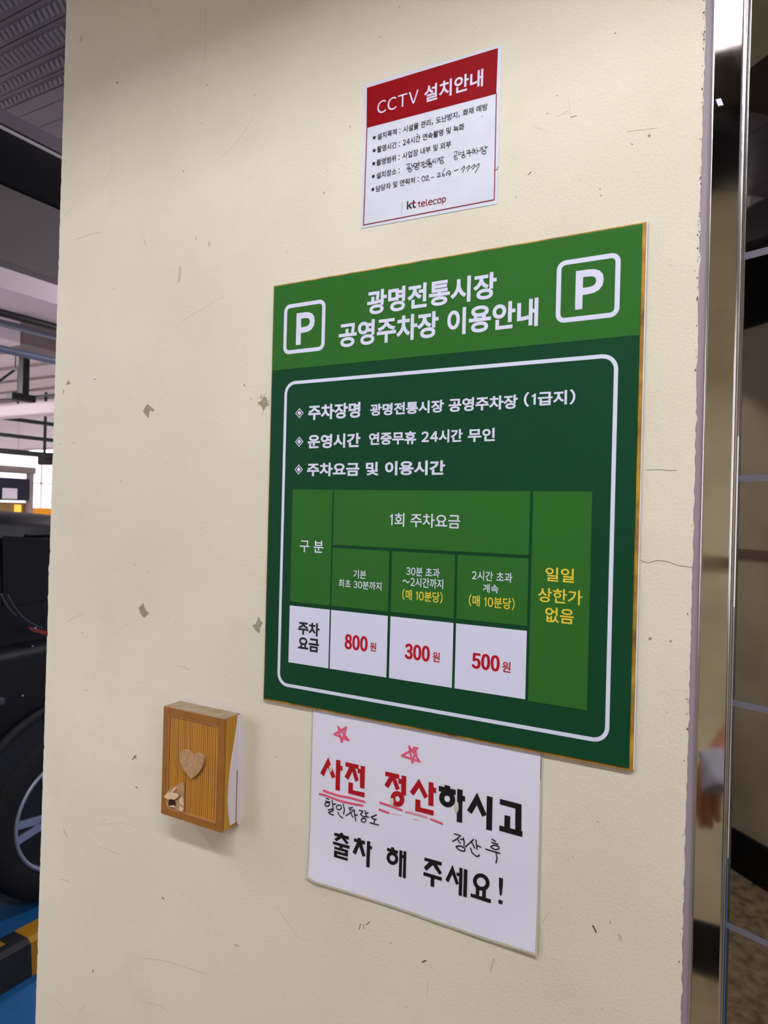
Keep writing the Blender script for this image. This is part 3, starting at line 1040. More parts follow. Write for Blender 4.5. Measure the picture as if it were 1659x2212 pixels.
hand = [[(905, 215), (965, 200), (945, 250)], [(920, 250), (925, 288)], [(898, 292), (965, 268)], circ((942, 322), 24, 18),
        circ((1000, 235), 22, 20), [(1035, 225), (1072, 213)], [(1040, 260), (1075, 248)], [(1060, 190), (1078, 272)], circ((1064, 288), 27, 20),
        [(1110, 195), (1175, 176), (1120, 235)], [(1145, 205), (1185, 225)], [(1112, 242), (1215, 214)], [(1163, 232), (1170, 290)],
        [(1212, 166), (1238, 160)], [(1205, 192), (1262, 175), (1212, 242)], [(1240, 200), (1268, 236)], [(1280, 145), (1292, 245)], [(1288, 195), (1322, 188)],
        [(1335, 150), (1385, 130), (1332, 200)], [(1365, 165), (1397, 186)], [(1415, 110), (1426, 190)], [(1420, 140), (1462, 127)], circ((1397, 222), 34, 24),
        [(128, 420), (185, 400), (172, 462)], [(152, 445), (156, 488)], [(138, 495), (200, 465)], [(213, 398), (236, 478)], [(230, 436), (262, 424)], circ((195, 512), 25, 24),
        [(255, 405), (260, 456), (297, 445), (294, 394), (255, 405)], [(300, 405), (335, 395)], [(300, 430), (336, 420)], [(335, 363), (346, 450)], circ((305, 478), 27, 22),
        [(362, 390), (425, 368), (370, 442)], [(400, 405), (427, 432)], [(425, 400), (457, 392)], [(460, 345), (466, 420)], [(400, 428), (406, 466), (470, 444)],
        [(527, 320), (480, 340), (486, 396), (532, 378)], [(484, 368), (525, 354)], [(505, 385), (509, 410)], [(474, 422), (550, 390)], circ((526, 436), 26, 22),
        [(577, 328), (549, 402)], [(566, 358), (592, 387)], [(605, 318), (613, 400)],
        [(638, 325), (692, 300), (638, 367)], [(668, 330), (692, 350)], [(710, 283), (719, 355)], [(715, 310), (752, 291)], circ((712, 378), 29, 22)]
mb = MB()
pen(mb, 'C6', hand, e2, 9.5)
mb.build('handwritten_lettering', M['pen_black'], stk)
nums = [circ((412, 648), 26, 42), [(450, 625), (472, 600), (490, 607), (484, 632), (455, 673), (512, 664)], [(538, 632), (577, 621)],
        [(638, 577), (660, 555), (682, 562), (673, 588), (640, 622), (696, 604)], [(760, 482), (726, 560), (724, 602), (746, 606), (750, 578), (726, 580)],
        [(785, 545), (785, 597)], circ((828, 545), 21, 26), [(852, 545), (856, 562), (838, 602)], [(918, 520), (977, 499)],
        [(1025, 505), (1075, 442), (1086, 470), (1048, 545)], [(1110, 487), (1158, 430), (1168, 460), (1128, 525)],
        [(1190, 467), (1242, 412), (1250, 440), (1208, 502)], [(1265, 452), (1310, 400), (1327, 412), (1308, 460), (1255, 550)]]
mb = MB()
pen(mb, 'C6', nums, e2, 11)
mb.build('handwritten_number', M['pen_black'], stk)
mb = MB()
pen(mb, 'C7', [[(264, 330), (258, 525)], [(300, 430), (355, 505)], [(300, 440), (320, 405)], [(424, 300), (420, 465), (435, 480), (470, 472)]], e2, 40, curve=False)
lg = mb.build('logo_lettering', M['print_black'], stk)
mb = MB()
pen(mb, 'C7', [[(318, 402), (355, 372), (420, 358), (472, 345)]], e2 + 0.0001, 32)
mb.build('logo_bar', M['kt_bar'], lg)
mb = MB()
pen(mb, 'C7', [[(575, 325), (578, 440), (590, 462), (604, 462)], [(545, 370), (610, 350)],
               [(648, 392), (735, 370), (730, 340), (700, 328), (660, 345), (645, 385), (645, 430), (670, 452), (728, 436)],
               [(778, 262), (780, 415), (808, 428)],
               [(845, 350), (935, 325), (926, 297), (890, 285), (857, 303), (842, 345), (843, 390), (870, 412), (928, 396)],
               [(1053, 262), (1000, 275), (972, 310), (975, 370), (1000, 390), (1050, 376)],
               [(1184, 233), (1122, 250), (1090, 290), (1095, 345), (1130, 363), (1178, 342), (1186, 292), (1166, 266)],
               [(1228, 232), (1224, 392)], [(1230, 226), (1290, 208), (1310, 240), (1298, 310), (1235, 338)]], e2, 24)
mb.build('logo_word', M['kt_red'], stk)
for cr, st, w in (('C7', [(98, 370), (100, 480), (95, 690)], 7), ('A', [(1495, 1330), (1488, 1355), (1470, 1366)], 8),
                  ('A', [(668, 994), (672, 998)], 12), ('A', [(1330, 812), (1334, 814)], 8)):
    mb = MB()
    pen(mb, cr, [st], e2, w)
    mb.build('scratch', M['scuff_dark'], stk)

# ------------------------------------------------------------------ laminated paper note under the board
ND = 0.0012
note_c = [at(*q, 1, -ND) for q in ((677, 1520), (1168, 1622), (1160, 2055), (667, 1893))]
NX0, NX1 = note_c[3].x, note_c[1].x
NZ1, NZ0 = note_c[0].z, note_c[2].z
def note_y(x, z):
    """the sheet leaves the wall a little towards its bottom corners"""
    u = (x - NX0) / (NX1 - NX0)
    v = max(0.0, (NZ1 - z) / (NZ1 - NZ0))
    k = max(0.0, v - 0.72) / 0.28
    return -ND - k * k * (0.0022 * (1 - u) ** 2 + 0.0030 * u ** 3 + 0.0004)
note = thing('paper_note', 'white laminated paper note with red and black Korean words hanging below the green board', 'notice',
             ((NX0 + NX1) / 2, 0, NZ0))
def sheet(outline_px, crop, off, name, mt, parent, grow=0.0):
    """thin curved sheet: grid between left and right edges, bottom edge follows measured points"""
    N, K = 24, 24
    bot = [on(crop, x, y, ND) for x, y in outline_px]
    mb = MB()
    x0, x1 = bot[0].x - grow, bot[-1].x + grow
    def zb(x):
        for a, b in zip(bot[:-1], bot[1:]):
            if a.x <= x <= b.x:
                return a.z + (b.z - a.z) * (x - a.x) / (b.x - a.x) - grow
        return (bot[0].z if x < bot[0].x else bot[-1].z) - grow
    g = []
    for i in range(N + 1):
        u = i / N
        row = []
        for k in range(K + 1):
            w = k / K
            x = x0 + (x1 - x0) * u
            zbot = zb(x)
            # left and right edges as measured
            z = zbot + (NZ1 - zbot) * w
            row.append((x, note_y(x, z) + off, z))
        g.append(row)
    for i in range(N):
        for k in range(K):
            mb.face([g[i][k], g[i + 1][k], g[i + 1][k + 1], g[i][k + 1]], True)
            mb.face([(p[0], p[1] + 0.00015, p[2]) for p in (g[i][k + 1], g[i + 1][k + 1], g[i + 1][k], g[i][k])], True)
    return mb.build(name, M[mt], parent)
bottom = [(82, 1160), (110, 1185), (200, 1212), (600, 1340), (900, 1445), (1200, 1545), (1533, 1645)]
sheet(bottom, '6', 0.0003, 'laminate_film', 'film', note, 0.0024)
paper = sheet(bottom, '6', 0.0, 'paper_sheet', 'paper', note)
ny = lambda x, z: note_y(x, z) - 0.00045
RED = [('N1', [[(175, 92), (268, 345), (224, 362), (168, 222), (116, 335), (72, 296)],
               [(275, 123), (330, 133), (330, 200), (357, 205), (357, 265), (328, 258), (322, 523), (266, 511)],
               [(397, 152), (563, 190), (563, 245), (393, 208)], [(445, 215), (500, 235), (430, 382), (384, 340)],
               [(470, 225), (520, 240), (566, 385), (520, 405)], [(590, 198), (645, 210), (638, 495), (580, 483), (580, 298), (552, 292), (552, 235), (590, 243)],
               [(434, 410), (491, 421), (490, 513), (641, 545), (638, 607), (430, 552)],
               [(905, 273), (1083, 313), (1083, 370), (903, 330)], [(955, 340), (1015, 355), (943, 490), (893, 446)],
               [(985, 350), (1040, 362), (1090, 495), (1040, 515)],
               [(1113, 322), (1173, 335), (1168, 585), (1108, 572), (1108, 434), (1073, 426), (1075, 362), (1113, 371)],
               [(1335, 365), (1449, 590), (1405, 620), (1335, 478), (1265, 583), (1219, 533)],
               [(1460, 406), (1523, 420), (1521, 477), (1557, 487), (1555, 552), (1522, 543), (1520, 720), (1454, 705)],
               [(1290, 627), (1353, 640), (1355, 735), (1524, 775), (1522, 838), (1287, 778)]])]
BLK = [('N2', [[(280, 242), (365, 262), (365, 310), (280, 290)], [(195, 255), (448, 318), (446, 395), (195, 335)],
               [(470, 300), (552, 320), (550, 405), (588, 415), (587, 494), (548, 484), (543, 812), (462, 792)],
               [(767, 357), (910, 690), (842, 718), (762, 545), (685, 678), (616, 620)],
               [(912, 406), (998, 427), (988, 930), (902, 908)],
               [(1108, 450), (1430, 535), (1425, 960), (1335, 935), (1338, 597), (1105, 532)],
               [(1176, 692), (1262, 712), (1258, 900), (1172, 880)], [(1099, 845), (1445, 937), (1443, 1020), (1097, 925)]]),
       ('N3', [[(292, 150), (347, 163), (347, 205), (290, 190)], [(187, 150), (450, 222), (447, 280), (185, 205)],
               [(262, 215), (330, 240), (222, 308), (188, 265)], [(300, 232), (368, 245), (443, 335), (412, 365)],
               [(165, 307), (462, 388), (460, 445), (163, 355)], [(278, 345), (338, 360), (338, 435), (278, 420)],
               [(188, 398), (435, 465), (433, 510), (188, 443)], [(378, 480), (435, 495), (433, 580), (378, 565)],
               [(185, 465), (433, 532), (433, 583), (185, 515)], [(185, 490), (238, 505), (238, 590), (185, 575)],
               [(185, 540), (430, 607), (430, 657), (183, 583)],
               [(610, 240), (665, 253), (663, 300), (608, 285)], [(540, 250), (738, 303), (735, 365), (537, 310)],
               [(598, 315), (660, 335), (632, 392), (570, 545), (515, 500)], [(632, 335), (685, 350), (747, 568), (697, 583), (625, 380)],
               [(775, 297), (832, 310), (830, 388), (864, 397), (862, 455), (829, 446), (820, 777), (760, 760)],
               [(1203, 408), (1262, 420), (1260, 460), (1203, 445)], [(1132, 422), (1328, 475), (1326, 535), (1130, 480)],
               [(1355, 463), (1407, 476), (1395, 948), (1342, 935)], [(1428, 480), (1478, 493), (1468, 972), (1416, 958)],
               [(1400, 548), (1430, 556), (1430, 615), (1398, 607)]]),
       ('N4', [[(130, 87), (411, 167), (408, 228), (127, 140)], [(212, 155), (290, 190), (160, 308), (118, 250)],
               [(250, 190), (325, 195), (416, 342), (375, 373)],
               [(115, 323), (414, 413), (412, 471), (112, 380)], [(233, 400), (293, 420), (288, 575), (230, 553)],
               [(588, 210), (690, 517), (645, 535), (583, 362), (520, 493), (471, 453)],
               [(652, 330), (702, 343), (702, 398), (655, 385)], [(700, 253), (752, 266), (742, 717), (687, 700)],
               [(773, 273), (831, 292), (820, 740), (762, 722)],
               [(970, 575), (1025, 595), (1022, 710), (966, 695)], [(1073, 605), (1133, 620), (1132, 755), (1070, 745)],
               [(885, 670), (1215, 770), (1212, 833), (882, 725)],
               [(1345, 415), (1410, 432), (1405, 550), (1388, 710), (1357, 700), (1343, 545)],
               [(1338, 772), (1403, 790), (1400, 852), (1335, 833)]])]
def printed_word(name, mt, cr, polys, rings=()):
    mb = MB()
    for k, q in enumerate(polys):
        poly(mb, cr, q, ND, lambda x, z, k=k: ny(x, z) - k * 8e-6)
    for c, ro, ri, t in rings:
        ellipse_ring(mb, cr, c, ro, ri, ND, ny, t)
    mb.build(name, M[mt], note)
r1, k2, k3, k4 = RED[0][1], BLK[0][1], BLK[1][1], BLK[2][1]
printed_word('red_word', 'note_red', 'N1', r1[:7])
printed_word('red_word', 'note_red', 'N1', r1[7:], [((1060, 625), (88, 101), (30, 36), 0.12)])
printed_word('black_word', 'print_black', 'N2', k2, [((320, 450), (120, 126), (43, 48), 0.14)])
printed_word('black_word', 'print_black', 'N3', k3[:16])
printed_word('black_word', 'print_black', 'N3', k3[16:], [((1228, 610), (105, 118), (49, 54), 0.14)])
printed_word('black_word', 'print_black', 'N4', k4[:12], [((1055, 490), (135, 140), (73, 75), 0.16)])
printed_word('exclamation_mark', 'print_black', 'N4', k4[12:])
nh = lambda x, z: note_y(x, z) - 0.0006
mb = MB()
pen(mb, 'N1', [[(150, 618), (185, 630)], [(140, 655), (200, 664)], circ((162, 695), 30, 23), [(225, 640), (236, 748)], [(235, 692), (272, 690)],
               [(175, 765), (238, 752), (226, 778), (188, 792), (186, 808), (242, 832)],
               circ((312, 732), 33, 30), [(365, 690), (383, 760), (370, 816)], [(300, 797), (325, 845), (360, 866)],
               [(440, 742), (486, 735)], [(448, 762), (515, 766), (400, 838)], [(452, 790), (492, 860)], [(507, 770), (526, 905)], [(525, 832), (549, 828)],
               [(572, 768), (617, 780), (588, 822), (620, 848), (655, 852)], [(645, 775), (662, 850)], [(652, 812), (686, 800)], [(660, 852), (692, 856)], circ((628, 896), 30, 26),
               [(792, 828), (726, 855), (742, 875), (790, 886)], [(768, 885), (764, 932)], [(710, 928), (820, 957)]], ND, 15, nh)
mb.build('handwritten_lettering', M['pen_black'], note)
mb = MB()
pen(mb, 'N2', [[(430, 972), (516, 1000), (470, 1045), (402, 1085)], [(470, 1045), (516, 1112)], [(520, 1052), (568, 1060)], [(560, 1030), (576, 1090), (572, 1150)],
               [(455, 1160), (520, 1154), (580, 1190), (578, 1230), (510, 1216), (466, 1182), (455, 1160)],
               [(717, 1052), (595, 1166)], [(680, 1080), (732, 1186)], [(750, 1065), (766, 1202)], [(755, 1142), (822, 1170)], [(670, 1185), (690, 1250), (750, 1305), (790, 1307), (800, 1285)],
               [(990, 1050), (1042, 1086)], [(985, 1100), (1076, 1128)], [(970, 1160), (1020, 1142), (1085, 1162), (1090, 1195), (1040, 1206), (990, 1182), (970, 1160)],
               [(900, 1198), (960, 1220), (1110, 1262)], [(1050, 1245), (1064, 1340), (1050, 1406)]], ND, 19, nh)
mb.build('handwritten_lettering', M['pen_black'], note)
for st in ([(115, 518), (300, 580), (460, 612), (640, 662)], [(65, 562), (130, 576), (350, 655), (610, 710)], [(840, 672), (960, 712), (1115, 768)],
           [(830, 760), (920, 795), (948, 800)], [(1490, 885), (1560, 912), (1630, 940)]):
    mb = MB()
    pen(mb, 'N1', [st], ND, 27, nh, curve='always')
    mb.build('marker_underline', M['marker_pink'], note)
for st, w in (([(1170, 790), (1300, 818), (1430, 858)], 26), ([(1260, 882), (1330, 896)], 8), ([(985, 808), (1110, 838)], 6)):
    mb = MB()
    pen(mb, 'N1', [st], ND, w, nh, curve='always')
    mb.build('marker_underline', M['marker_pale'], note)
for A, B_, C_, D_, E_, extra in (((302, 115), (408, 122), (435, 288), (345, 312), (252, 212), []),
                                 ((1208, 365), (1300, 385), (1345, 560), (1250, 575), (1115, 486), [[(1270, 378), (1290, 402), (1318, 390)], [(1285, 400), (1305, 480)]])):
    mb = MB()
    pen(mb, 'N5', [[E_, B_], [B_, D_], [D_, A], [A, C_], [C_, E_]] + extra, ND, 25, nh, curve=False)
    mb.build('drawn_star', M['marker_pink'], note)
mb = MB()
for q in ([(118, 88), (220, 98), (220, 112), (118, 100)],):
    poly(mb, '6', q, 0.0021)
mb.build('tape', M['tape'], note)
mb = MB()
mb.prism([on('6', x, y, 0.0004) for x, y in ((1560, 396), (1569, 398), (1566, 546), (1558, 545))], (0, -0.0005, 0))
mb.build('tape', M['tape'], note)
for cr, x, y, rx, rz in (('N1', 205, 240, 0.0026, 0.0046), ('N1', 992, 668, 0.0024, 0.0052), ('N2', 462, 575, 0.0026, 0.0066)):
    p = on(cr, x, y, ND)
    bm = bmesh.new()
    bmesh.ops.create_uvsphere(bm, u_segments=14, v_segments=9, radius=1)
    for v in bm.verts:
        v.co = Vector((p.x + v.co.x * rx, note_y(p.x, p.z) - 0.0006 + v.co.y * 0.0008, p.z + v.co.z * rz))
    mb = MB()
    mb.bm(bm, True)
    mb.build('glue_blob', M['glue'], note)

# ------------------------------------------------------------------ little wooden box with the heart
BT = 0.032
bx0, bx1, bz0, bz1 = -0.1500, -0.0375, 1.1715, 1.3220
box_t = thing('wooden_box', 'small ochre wooden box with a cardboard heart fixed to the wall', 'box', ((bx0 + bx1) / 2, 0, bz0))
mb = MB()
mb.box(bx0 + 0.0006, bx1 - 0.0006, -BT + 0.004, -0.001, bz0 + 0.0006, bz1 - 0.0006)
mb.build('casing', M['wood_side'], box_t)
mb = MB()
mb.box(bx0 + 0.001, bx1 - 0.001, -BT + 0.0005, -0.0012, bz1 - 0.0006, bz1 + 0.0004)
mb.build('dusty_top', M['wood_top'], box_t)
# face frame of four rails with an opening
fi = [on('B', x, y, BT) for x, y in ((208, 385), (852, 525), (810, 1778), (182, 1590))]
ix0, ix1, iz0, iz1 = (fi[0].x + fi[3].x) / 2, (fi[1].x + fi[2].x) / 2, (fi[2].z + fi[3].z) / 2, (fi[0].z + fi[1].z) / 2
for a in ((bx0, ix0, bz0, bz1), (ix1, bx1, bz0, bz1), (ix0, ix1, iz1, bz1), (ix0, ix1, bz0, iz0)):
    mb = MB()
    mb.box(a[0], a[1], -BT, -BT + 0.0045, a[2], a[3], 0.0007, 2)
    mb.build('frame_rail', M['wood_frame'], box_t)
mb = MB()
mb.box(ix0 - 0.001, ix1 + 0.001, -BT + 0.0013, -BT + 0.004, iz0 - 0.001, iz1 + 0.001)
pn = mb.build('front_panel', M['wood_panel'], box_t)
mb = MB()
for (a, b, c_, d) in ((ix0, ix0 + 0.0009, iz0, iz1), (ix1 - 0.0009, ix1, iz0, iz1), (ix0, ix1, iz1 - 0.0009, iz1), (ix0, ix1, iz0, iz0 + 0.0009)):
    mb.box(a, b, -BT - 0.0002, -BT + 0.0013, c_, d)
mb.build('panel_bead', mat('pale_bead', srgb(178, 124, 84), 0.6), box_t)
HB = BT + 0.0022
heart = [(490, 1215), (440, 1150), (395, 1085), (352, 990), (340, 930), (345, 880), (370, 848), (400, 838), (440, 840), (480, 870), (512, 905), (545, 880),
         (590, 878), (630, 905), (655, 955), (655, 1000), (640, 1050), (600, 1120), (560, 1165), (520, 1195)]
mb = MB()
mb.prism([on('B', x, y, HB) for x, y in heart], (0, 0.0036, 0))
mb.build('heart', M['cardboard'], box_t)
mb = MB()
mb.prism([on('B', x, y, BT + 0.0004) for x, y in ((398, 1262), (400, 1640), (345, 1625), (185, 1570), (165, 1500), (150, 1440), (200, 1360), (290, 1300), (330, 1275))], (0, 0.0016, 0))
tp = mb.build('torn_patch', M['cardboard'], box_t)
mb = MB()
poly(mb, 'B', [(205, 1490), (245, 1475), (290, 1490), (300, 1540), (280, 1590), (230, 1580), (200, 1545)], BT + 0.0007)
mb.build('dark_hole', M['dark_hole'], tp)
mb = MB()
for q, d in (([(140, 1445), (185, 1390), (245, 1385), (330, 1415), (322, 1450), (270, 1480), (225, 1468), (190, 1482), (170, 1455)], 0.0034),
             ([(230, 1385), (285, 1322), (298, 1330), (250, 1388)], 0.0040), ([(330, 1480), (385, 1440), (395, 1560), (350, 1530)], 0.0014),
             ([(345, 1560), (395, 1600), (380, 1635), (340, 1620)], 0.0014), ([(215, 1560), (270, 1555), (285, 1580), (235, 1575)], 0.0018)):
    mb.prism([on('B', x, y, BT + d) for x, y in q], (0, 0.0012, 0))
mb.build('torn_flap', M['cardboard_pale'], tp)
mb = MB()      # white sheets glued behind the right side, their edge curving out towards the bottom
cuts = [(1105, 390), (1095, 500), (1075, 640), (1050, 800), (1020, 980), (1000, 1150), (985, 1300), (975, 1480), (980, 1650), (1000, 1810)]
for k in range(len(cuts) - 1):
    q = []
    for (x, y) in (cuts[k], cuts[k + 1]):
        p = at(330 + x / 5.977, 1480 + y / 5.977, 0, bx1 + 0.0008)
        q.append(p)
    mb.face([(bx1 + 0.0008, q[0].y, q[0].z), (bx1 + 0.0008, -0.0003, q[0].z), (bx1 + 0.0008, -0.0003, q[1].z), (bx1 + 0.0008, q[1].y, q[1].z)])
    mb.face([(bx1 + 0.0008, q[0].y, q[0].z), (bx1 - 0.0006, q[0].y, q[0].z), (bx1 - 0.0006, q[1].y, q[1].z), (bx1 + 0.0008, q[1].y, q[1].z)])
mb.box(bx1 + 0.0007, bx1 + 0.0022, -0.0028, -0.0003, bz0 + 0.001, bz1 - 0.002)
mb.build('glued_sheets', M['sheet'], box_t)
mb = MB()
mb.box(bx1 + 0.0009, bx1 + 0.0012, -0.0062, -0.0048, bz0 + 0.001, bz0 + 0.075)
mb.build('brown_edge', M['wood_frame'], box_t)

# ------------------------------------------------------------------ parking hall beyond the wall
def pipe(name, label, cat, p0, p1, axis_x, dia, mt, group=None, ext=(3.0, 3.0), brackets=True):
    a, b = at(*p0, 0, axis_x), at(*p1, 0, axis_x)
    z = (a.z + b.z) / 2
    t = thing(name, label, cat, (axis_x, (a.y + b.y) / 2, z), group)
    mb = MB()
    mb.tube([(axis_x, a.y - ext[0], z), (axis_x, b.y + ext[1], z)], dia / 2, 14)
    mb.build('pipe_run', M[mt], t)
    if brackets:
        mb = MB()
        mb.lathe([(dia / 2 * 1.02, -0.012), (dia / 2 * 1.15, -0.012), (dia / 2 * 1.15, 0.012), (dia / 2 * 1.02, 0.012)], (axis_x, b.y + 0.90, z), (0, 1, 0), 16)
        mb.box(axis_x - 0.006, axis_x + 0.006, b.y + 0.894, b.y + 0.906, z + dia / 2, 3.2)
        mb.build('clamp', M['pipe_dark'], t)
    return t

mb = MB()      # hung tray over the aisle: pale edge, and the soffit's shade put in as black
mb.box(-2.13, -1.692, -8, 13, 2.866, 2.915)
mb.cur = 1
mb.box(-2.13, -1.70, -8, 13, 2.850, 2.8655)
mb.cur = 2
mb.box(-1.6995, -1.690, -8, 13, 2.850, 2.857)
mb.cur = 0
for y in (-5, -2.5, 0.0, 2.5, 5, 8):
    mb.box(-2.0, -1.98, y, y + 0.02, 2.915, 3.2)
struct(mb.build('trim_4', [M['deck'], M['black'], M['white_paint']]))
mb = MB()
mb.box(-3.9, -3.7, -3, 7, 2.955, 3.2)
struct(mb.build('trim_9', M['white_paint']))
mb = MB()
mb.box(-2.16, -2.083, -4, 9, 2.55, 2.846, 0.004, 1)
tag(mb.build('air_duct', M['duct']), 'grey flat air duct hung under the dark tray at the left edge', 'duct')

pipe('water_pipe', 'black pipe crossing in front of the pale beam at the left edge', 'pipe', (0, 681), (115, 700), -4.0, 0.052, 'black')
pipe('water_pipe', 'pale grey pipe just below the black pipe', 'pipe', (0, 699), (115, 724), -4.16, 0.050, 'pipe_grey')
pipe('water_pipe', 'thick blue-grey pipe lowest of the three near pipes', 'pipe', (0, 757), (115, 775), -4.32, 0.055, 'pipe_blue')
pipe('conduit', 'thin dark pipe under the white tray, uppermost of the far ones', 'pipe', (0, 903), (110, 915), -8.0, 0.05, 'pipe_dark', ext=(0.08, 3.0))
pipe('conduit', 'thin dark pipe in the middle of the far ones', 'pipe', (0, 940), (108, 949), -8.2, 0.05, 'pipe_dark', ext=(0.08, 3.0))
pipe('conduit', 'thick dark pipe just above the bright window, lowest of the far ones', 'pipe', (0, 972), (105, 985), -8.45, 0.075, 'pipe_dark', ext=(0.08, 3.0))

# pale and dark down-stand beams across the hall
a, b, c_ = at(0, 615, 0, -5), at(46, 640, 0, -5), at(118, 752, 0, -5)
mb = MB()
mb.box(-5.4, -5.0, a.y - 1.5, b.y, 2.93, 3.2)
struct(mb.build('trim_5', M['white_paint']))
mb = MB()
mb.box(-5.4, -5.02, b.y, c_.y + 1.2, 2.95, 3.2)
struct(mb.build('trim_6', M['concrete']))
mb = MB()
for k in range(14):
    y = 2.6 + k * 0.55
    mb.box(-16, -5.5, y, y + 0.02, 3.17, 3.2)
struct(mb.build('trim_7', M['concrete']))

# black hanging bracket with a foot
p0, p1 = at(45, 790, 0, -6), at(58, 850, 0, -6)
tb = thing('hanging_bracket', 'black upside-down T bracket hanging from the far ceiling', 'bracket', (-6, (p0.y + p1.y) / 2, 2.7))
mb = MB()
mb.box(-6.04, -5.96, p0.y, p1.y, p1.z - 0.02, 3.2, 0.004, 1)
mb.build('post', M['black'], tb)
q0, q1 = at(20, 850, 0, -6), at(72, 853, 0, -6)
mb = MB()
mb.box(-6.05, -5.95, q0.y, q1.y, p1.z - 0.085, p1.z - 0.015, 0.006, 1)
mb.build('foot', M['black'], tb)
# pale tray below it
t0, t1 = at(0, 880, 1, 4.2), at(112, 870, 1, 4.2)
tray = thing('cable_tray', 'long white cable tray with round edge under the black T bracket', 'cable tray', ((t0.x + t1.x) / 2, 4.2, t0.z))
mb = MB()
mb.box(-10.5, -4.9, 4.2, 4.4, t0.z - 0.11, t0.z + 0.03, 0.03, 3)
mb.build('tray_body', M['white_paint'], tray)
mb = MB()
mb.box(-10.5, -4.9, 4.19, 4.2, t0.z + 0.075, t0.z + 0.10)
mb.build('rail', M['pipe_dark'], tray)
for x in (-9.5, -7.2, -5.6):
    mb = MB()
    mb.box(x - 0.01, x + 0.01, 4.29, 4.31, t0.z, 3.2)
    mb.build('hanger', M['pipe_dark'], tray)
# slanted arm with a small shiny head
h0, h1 = at(-10, 830, 0, -5.7), at(33, 798, 0, -5.7)
arm = thing('sprinkler_arm', 'thin dark slanted arm with a shiny head left of the T bracket', 'sprinkler', tuple(h1))
mb = MB()
mb.tube([h0, h1], 0.012, 8)
mb.tube([h1, (h1.x, h1.y, 3.2)], 0.006, 6)
mb.build('arm', M['pipe_dark'], arm)
mb = MB()
bm = bmesh.new()
bmesh.ops.create_uvsphere(bm, u_segments=12, v_segments=8, radius=0.022)
for v in bm.verts:
    v.co += h1
mb.bm(bm, True)
mb.build('head', M['chrome'], arm)

# far wall with a bright opening
w0, w1 = at(70, 990, 0, -11), at(112, 1098, 0, -11)
mb = MB()
FY0, FY1, FZ0, FZ1 = w0.y, w1.y + 1.2, w1.z, 2.42
mb.box(-11.3, -11, -8, FY0 - 0.6, 0, 3.2)
mb.box(-11.3, -11, FY0 - 0.6, FY1, 0, FZ0)
mb.box(-11.3, -11, FY0 - 0.6, FY1, FZ1 + 0.05, 3.2)
mb.box(-11.3, -11, FY1, 14, 0, 3.2)
struct(mb.build('wall_left', M['white_paint']))
win = bpy.data.objects.new('window_1', None)
COL.objects.link(win)
win.location = (-11.2, FY0, FZ0)
win['_o'] = tuple(win.location)
struct(win)
mb = MB()
mb.box(-11.24, -11.22, FY0 - 0.6, FY1, FZ0, FZ1 + 0.05)
mb.build('pane', M['sky_far'], win)
mb = MB()
yb = at(95, 1040, 0, -11.1).y
mb.box(-11.2, -11.17, yb - 0.015, yb + 0.015, FZ0, FZ1)
mb.box(-11.2, -11.17, FY0, FY1, at(90, 1044, 0, -11.1).z - 0.012, at(90, 1044, 0, -11.1).z + 0.012)
mb.build('window_frame', M['white_paint'], win)
o0, o1 = at(68, 1097, 0, -10.9), at(112, 1112, 0, -10.9)
mb = MB()
mb.box(-11.0, -10.9, o0.y, o1.y + 1.2, o1.z, o0.z, 0.005, 1)
tag(mb.build('guard_rail', M['orange']), 'orange guard board under the bright window', 'barrier')
g0, g1 = at(-20, 1003, 0, -9.5), at(78, 1024, 0, -9.5)
mb = MB()
mb.box(-9.7, -9.5, g0.y, g1.y, g1.z, g0.z, 0.01, 1)
tag(mb.build('metal_box', M['concrete']), 'grey metal cabinet above the dark board by the window', 'box')
n0, n1 = at(-20, 1030, 0, -9.5), at(64, 1082, 0, -9.5)
nb = thing('notice_board', 'dark navy board with one white sheet beside the bright window', 'notice board', (-9.5, (n0.y + n1.y) / 2, n1.z))
mb = MB()
mb.box(-9.56, -9.5, n0.y, n1.y, n1.z, n0.z, 0.005, 1)
mb.build('panel', M['navy'], nb)
mb = MB()
e0, e1_ = at(64, 1025, 0, -9.5), at(71, 1108, 0, -9.5)
mb.box(-9.58, -9.5, e0.y, e1_.y, 0, g1.z)
mb.build('post', M['concrete'], nb)
s0, s1 = at(6, 1054, 0, -9.49), at(37, 1078, 0, -9.49)
mb = MB()
mb.box(-9.499, -9.49, s0.y, s1.y, s1.z, s0.z)
mb.build('white_sheet', M['sheet'], nb)
y0, y1 = at(-20, 1084, 0, -9.6), at(64, 1112, 0, -9.6)
mb = MB()
mb.box(-9.8, -9.6, y0.y, y1.y, 0, y0.z)
tag(mb.build('low_partition', mat('yellowish_partition', srgb(150, 122, 74), 0.7)), 'yellowish low partition under the navy board', 'partition')
l0, l1 = at(32, 1090, 0, -9.58), at(45, 1106, 0, -9.58)
mb = MB()
mb.box(-9.602, -9.56, l0.y, l1.y, l1.z, l0.z, 0.008, 1)
tag(mb.build('warning_light', mat('amber_light', srgb(255, 180, 70), emit=0.8)), 'small glowing amber light in front of the low partition', 'lamp')
k0, k1 = at(100, 984, 0, -8.5), at(109, 1004, 0, -8.5)
mb = MB()
mb.box(-8.7, -8.5, k0.y, k1.y + 0.06, k1.z, k0.z, 0.01, 1)
mb.box(-8.62, -8.58, k0.y + 0.03, k0.y + 0.05, k0.z, 3.2)
tag(mb.build('hanging_speaker', M['black']), 'small black box hanging at the upper right of the bright window', 'speaker')

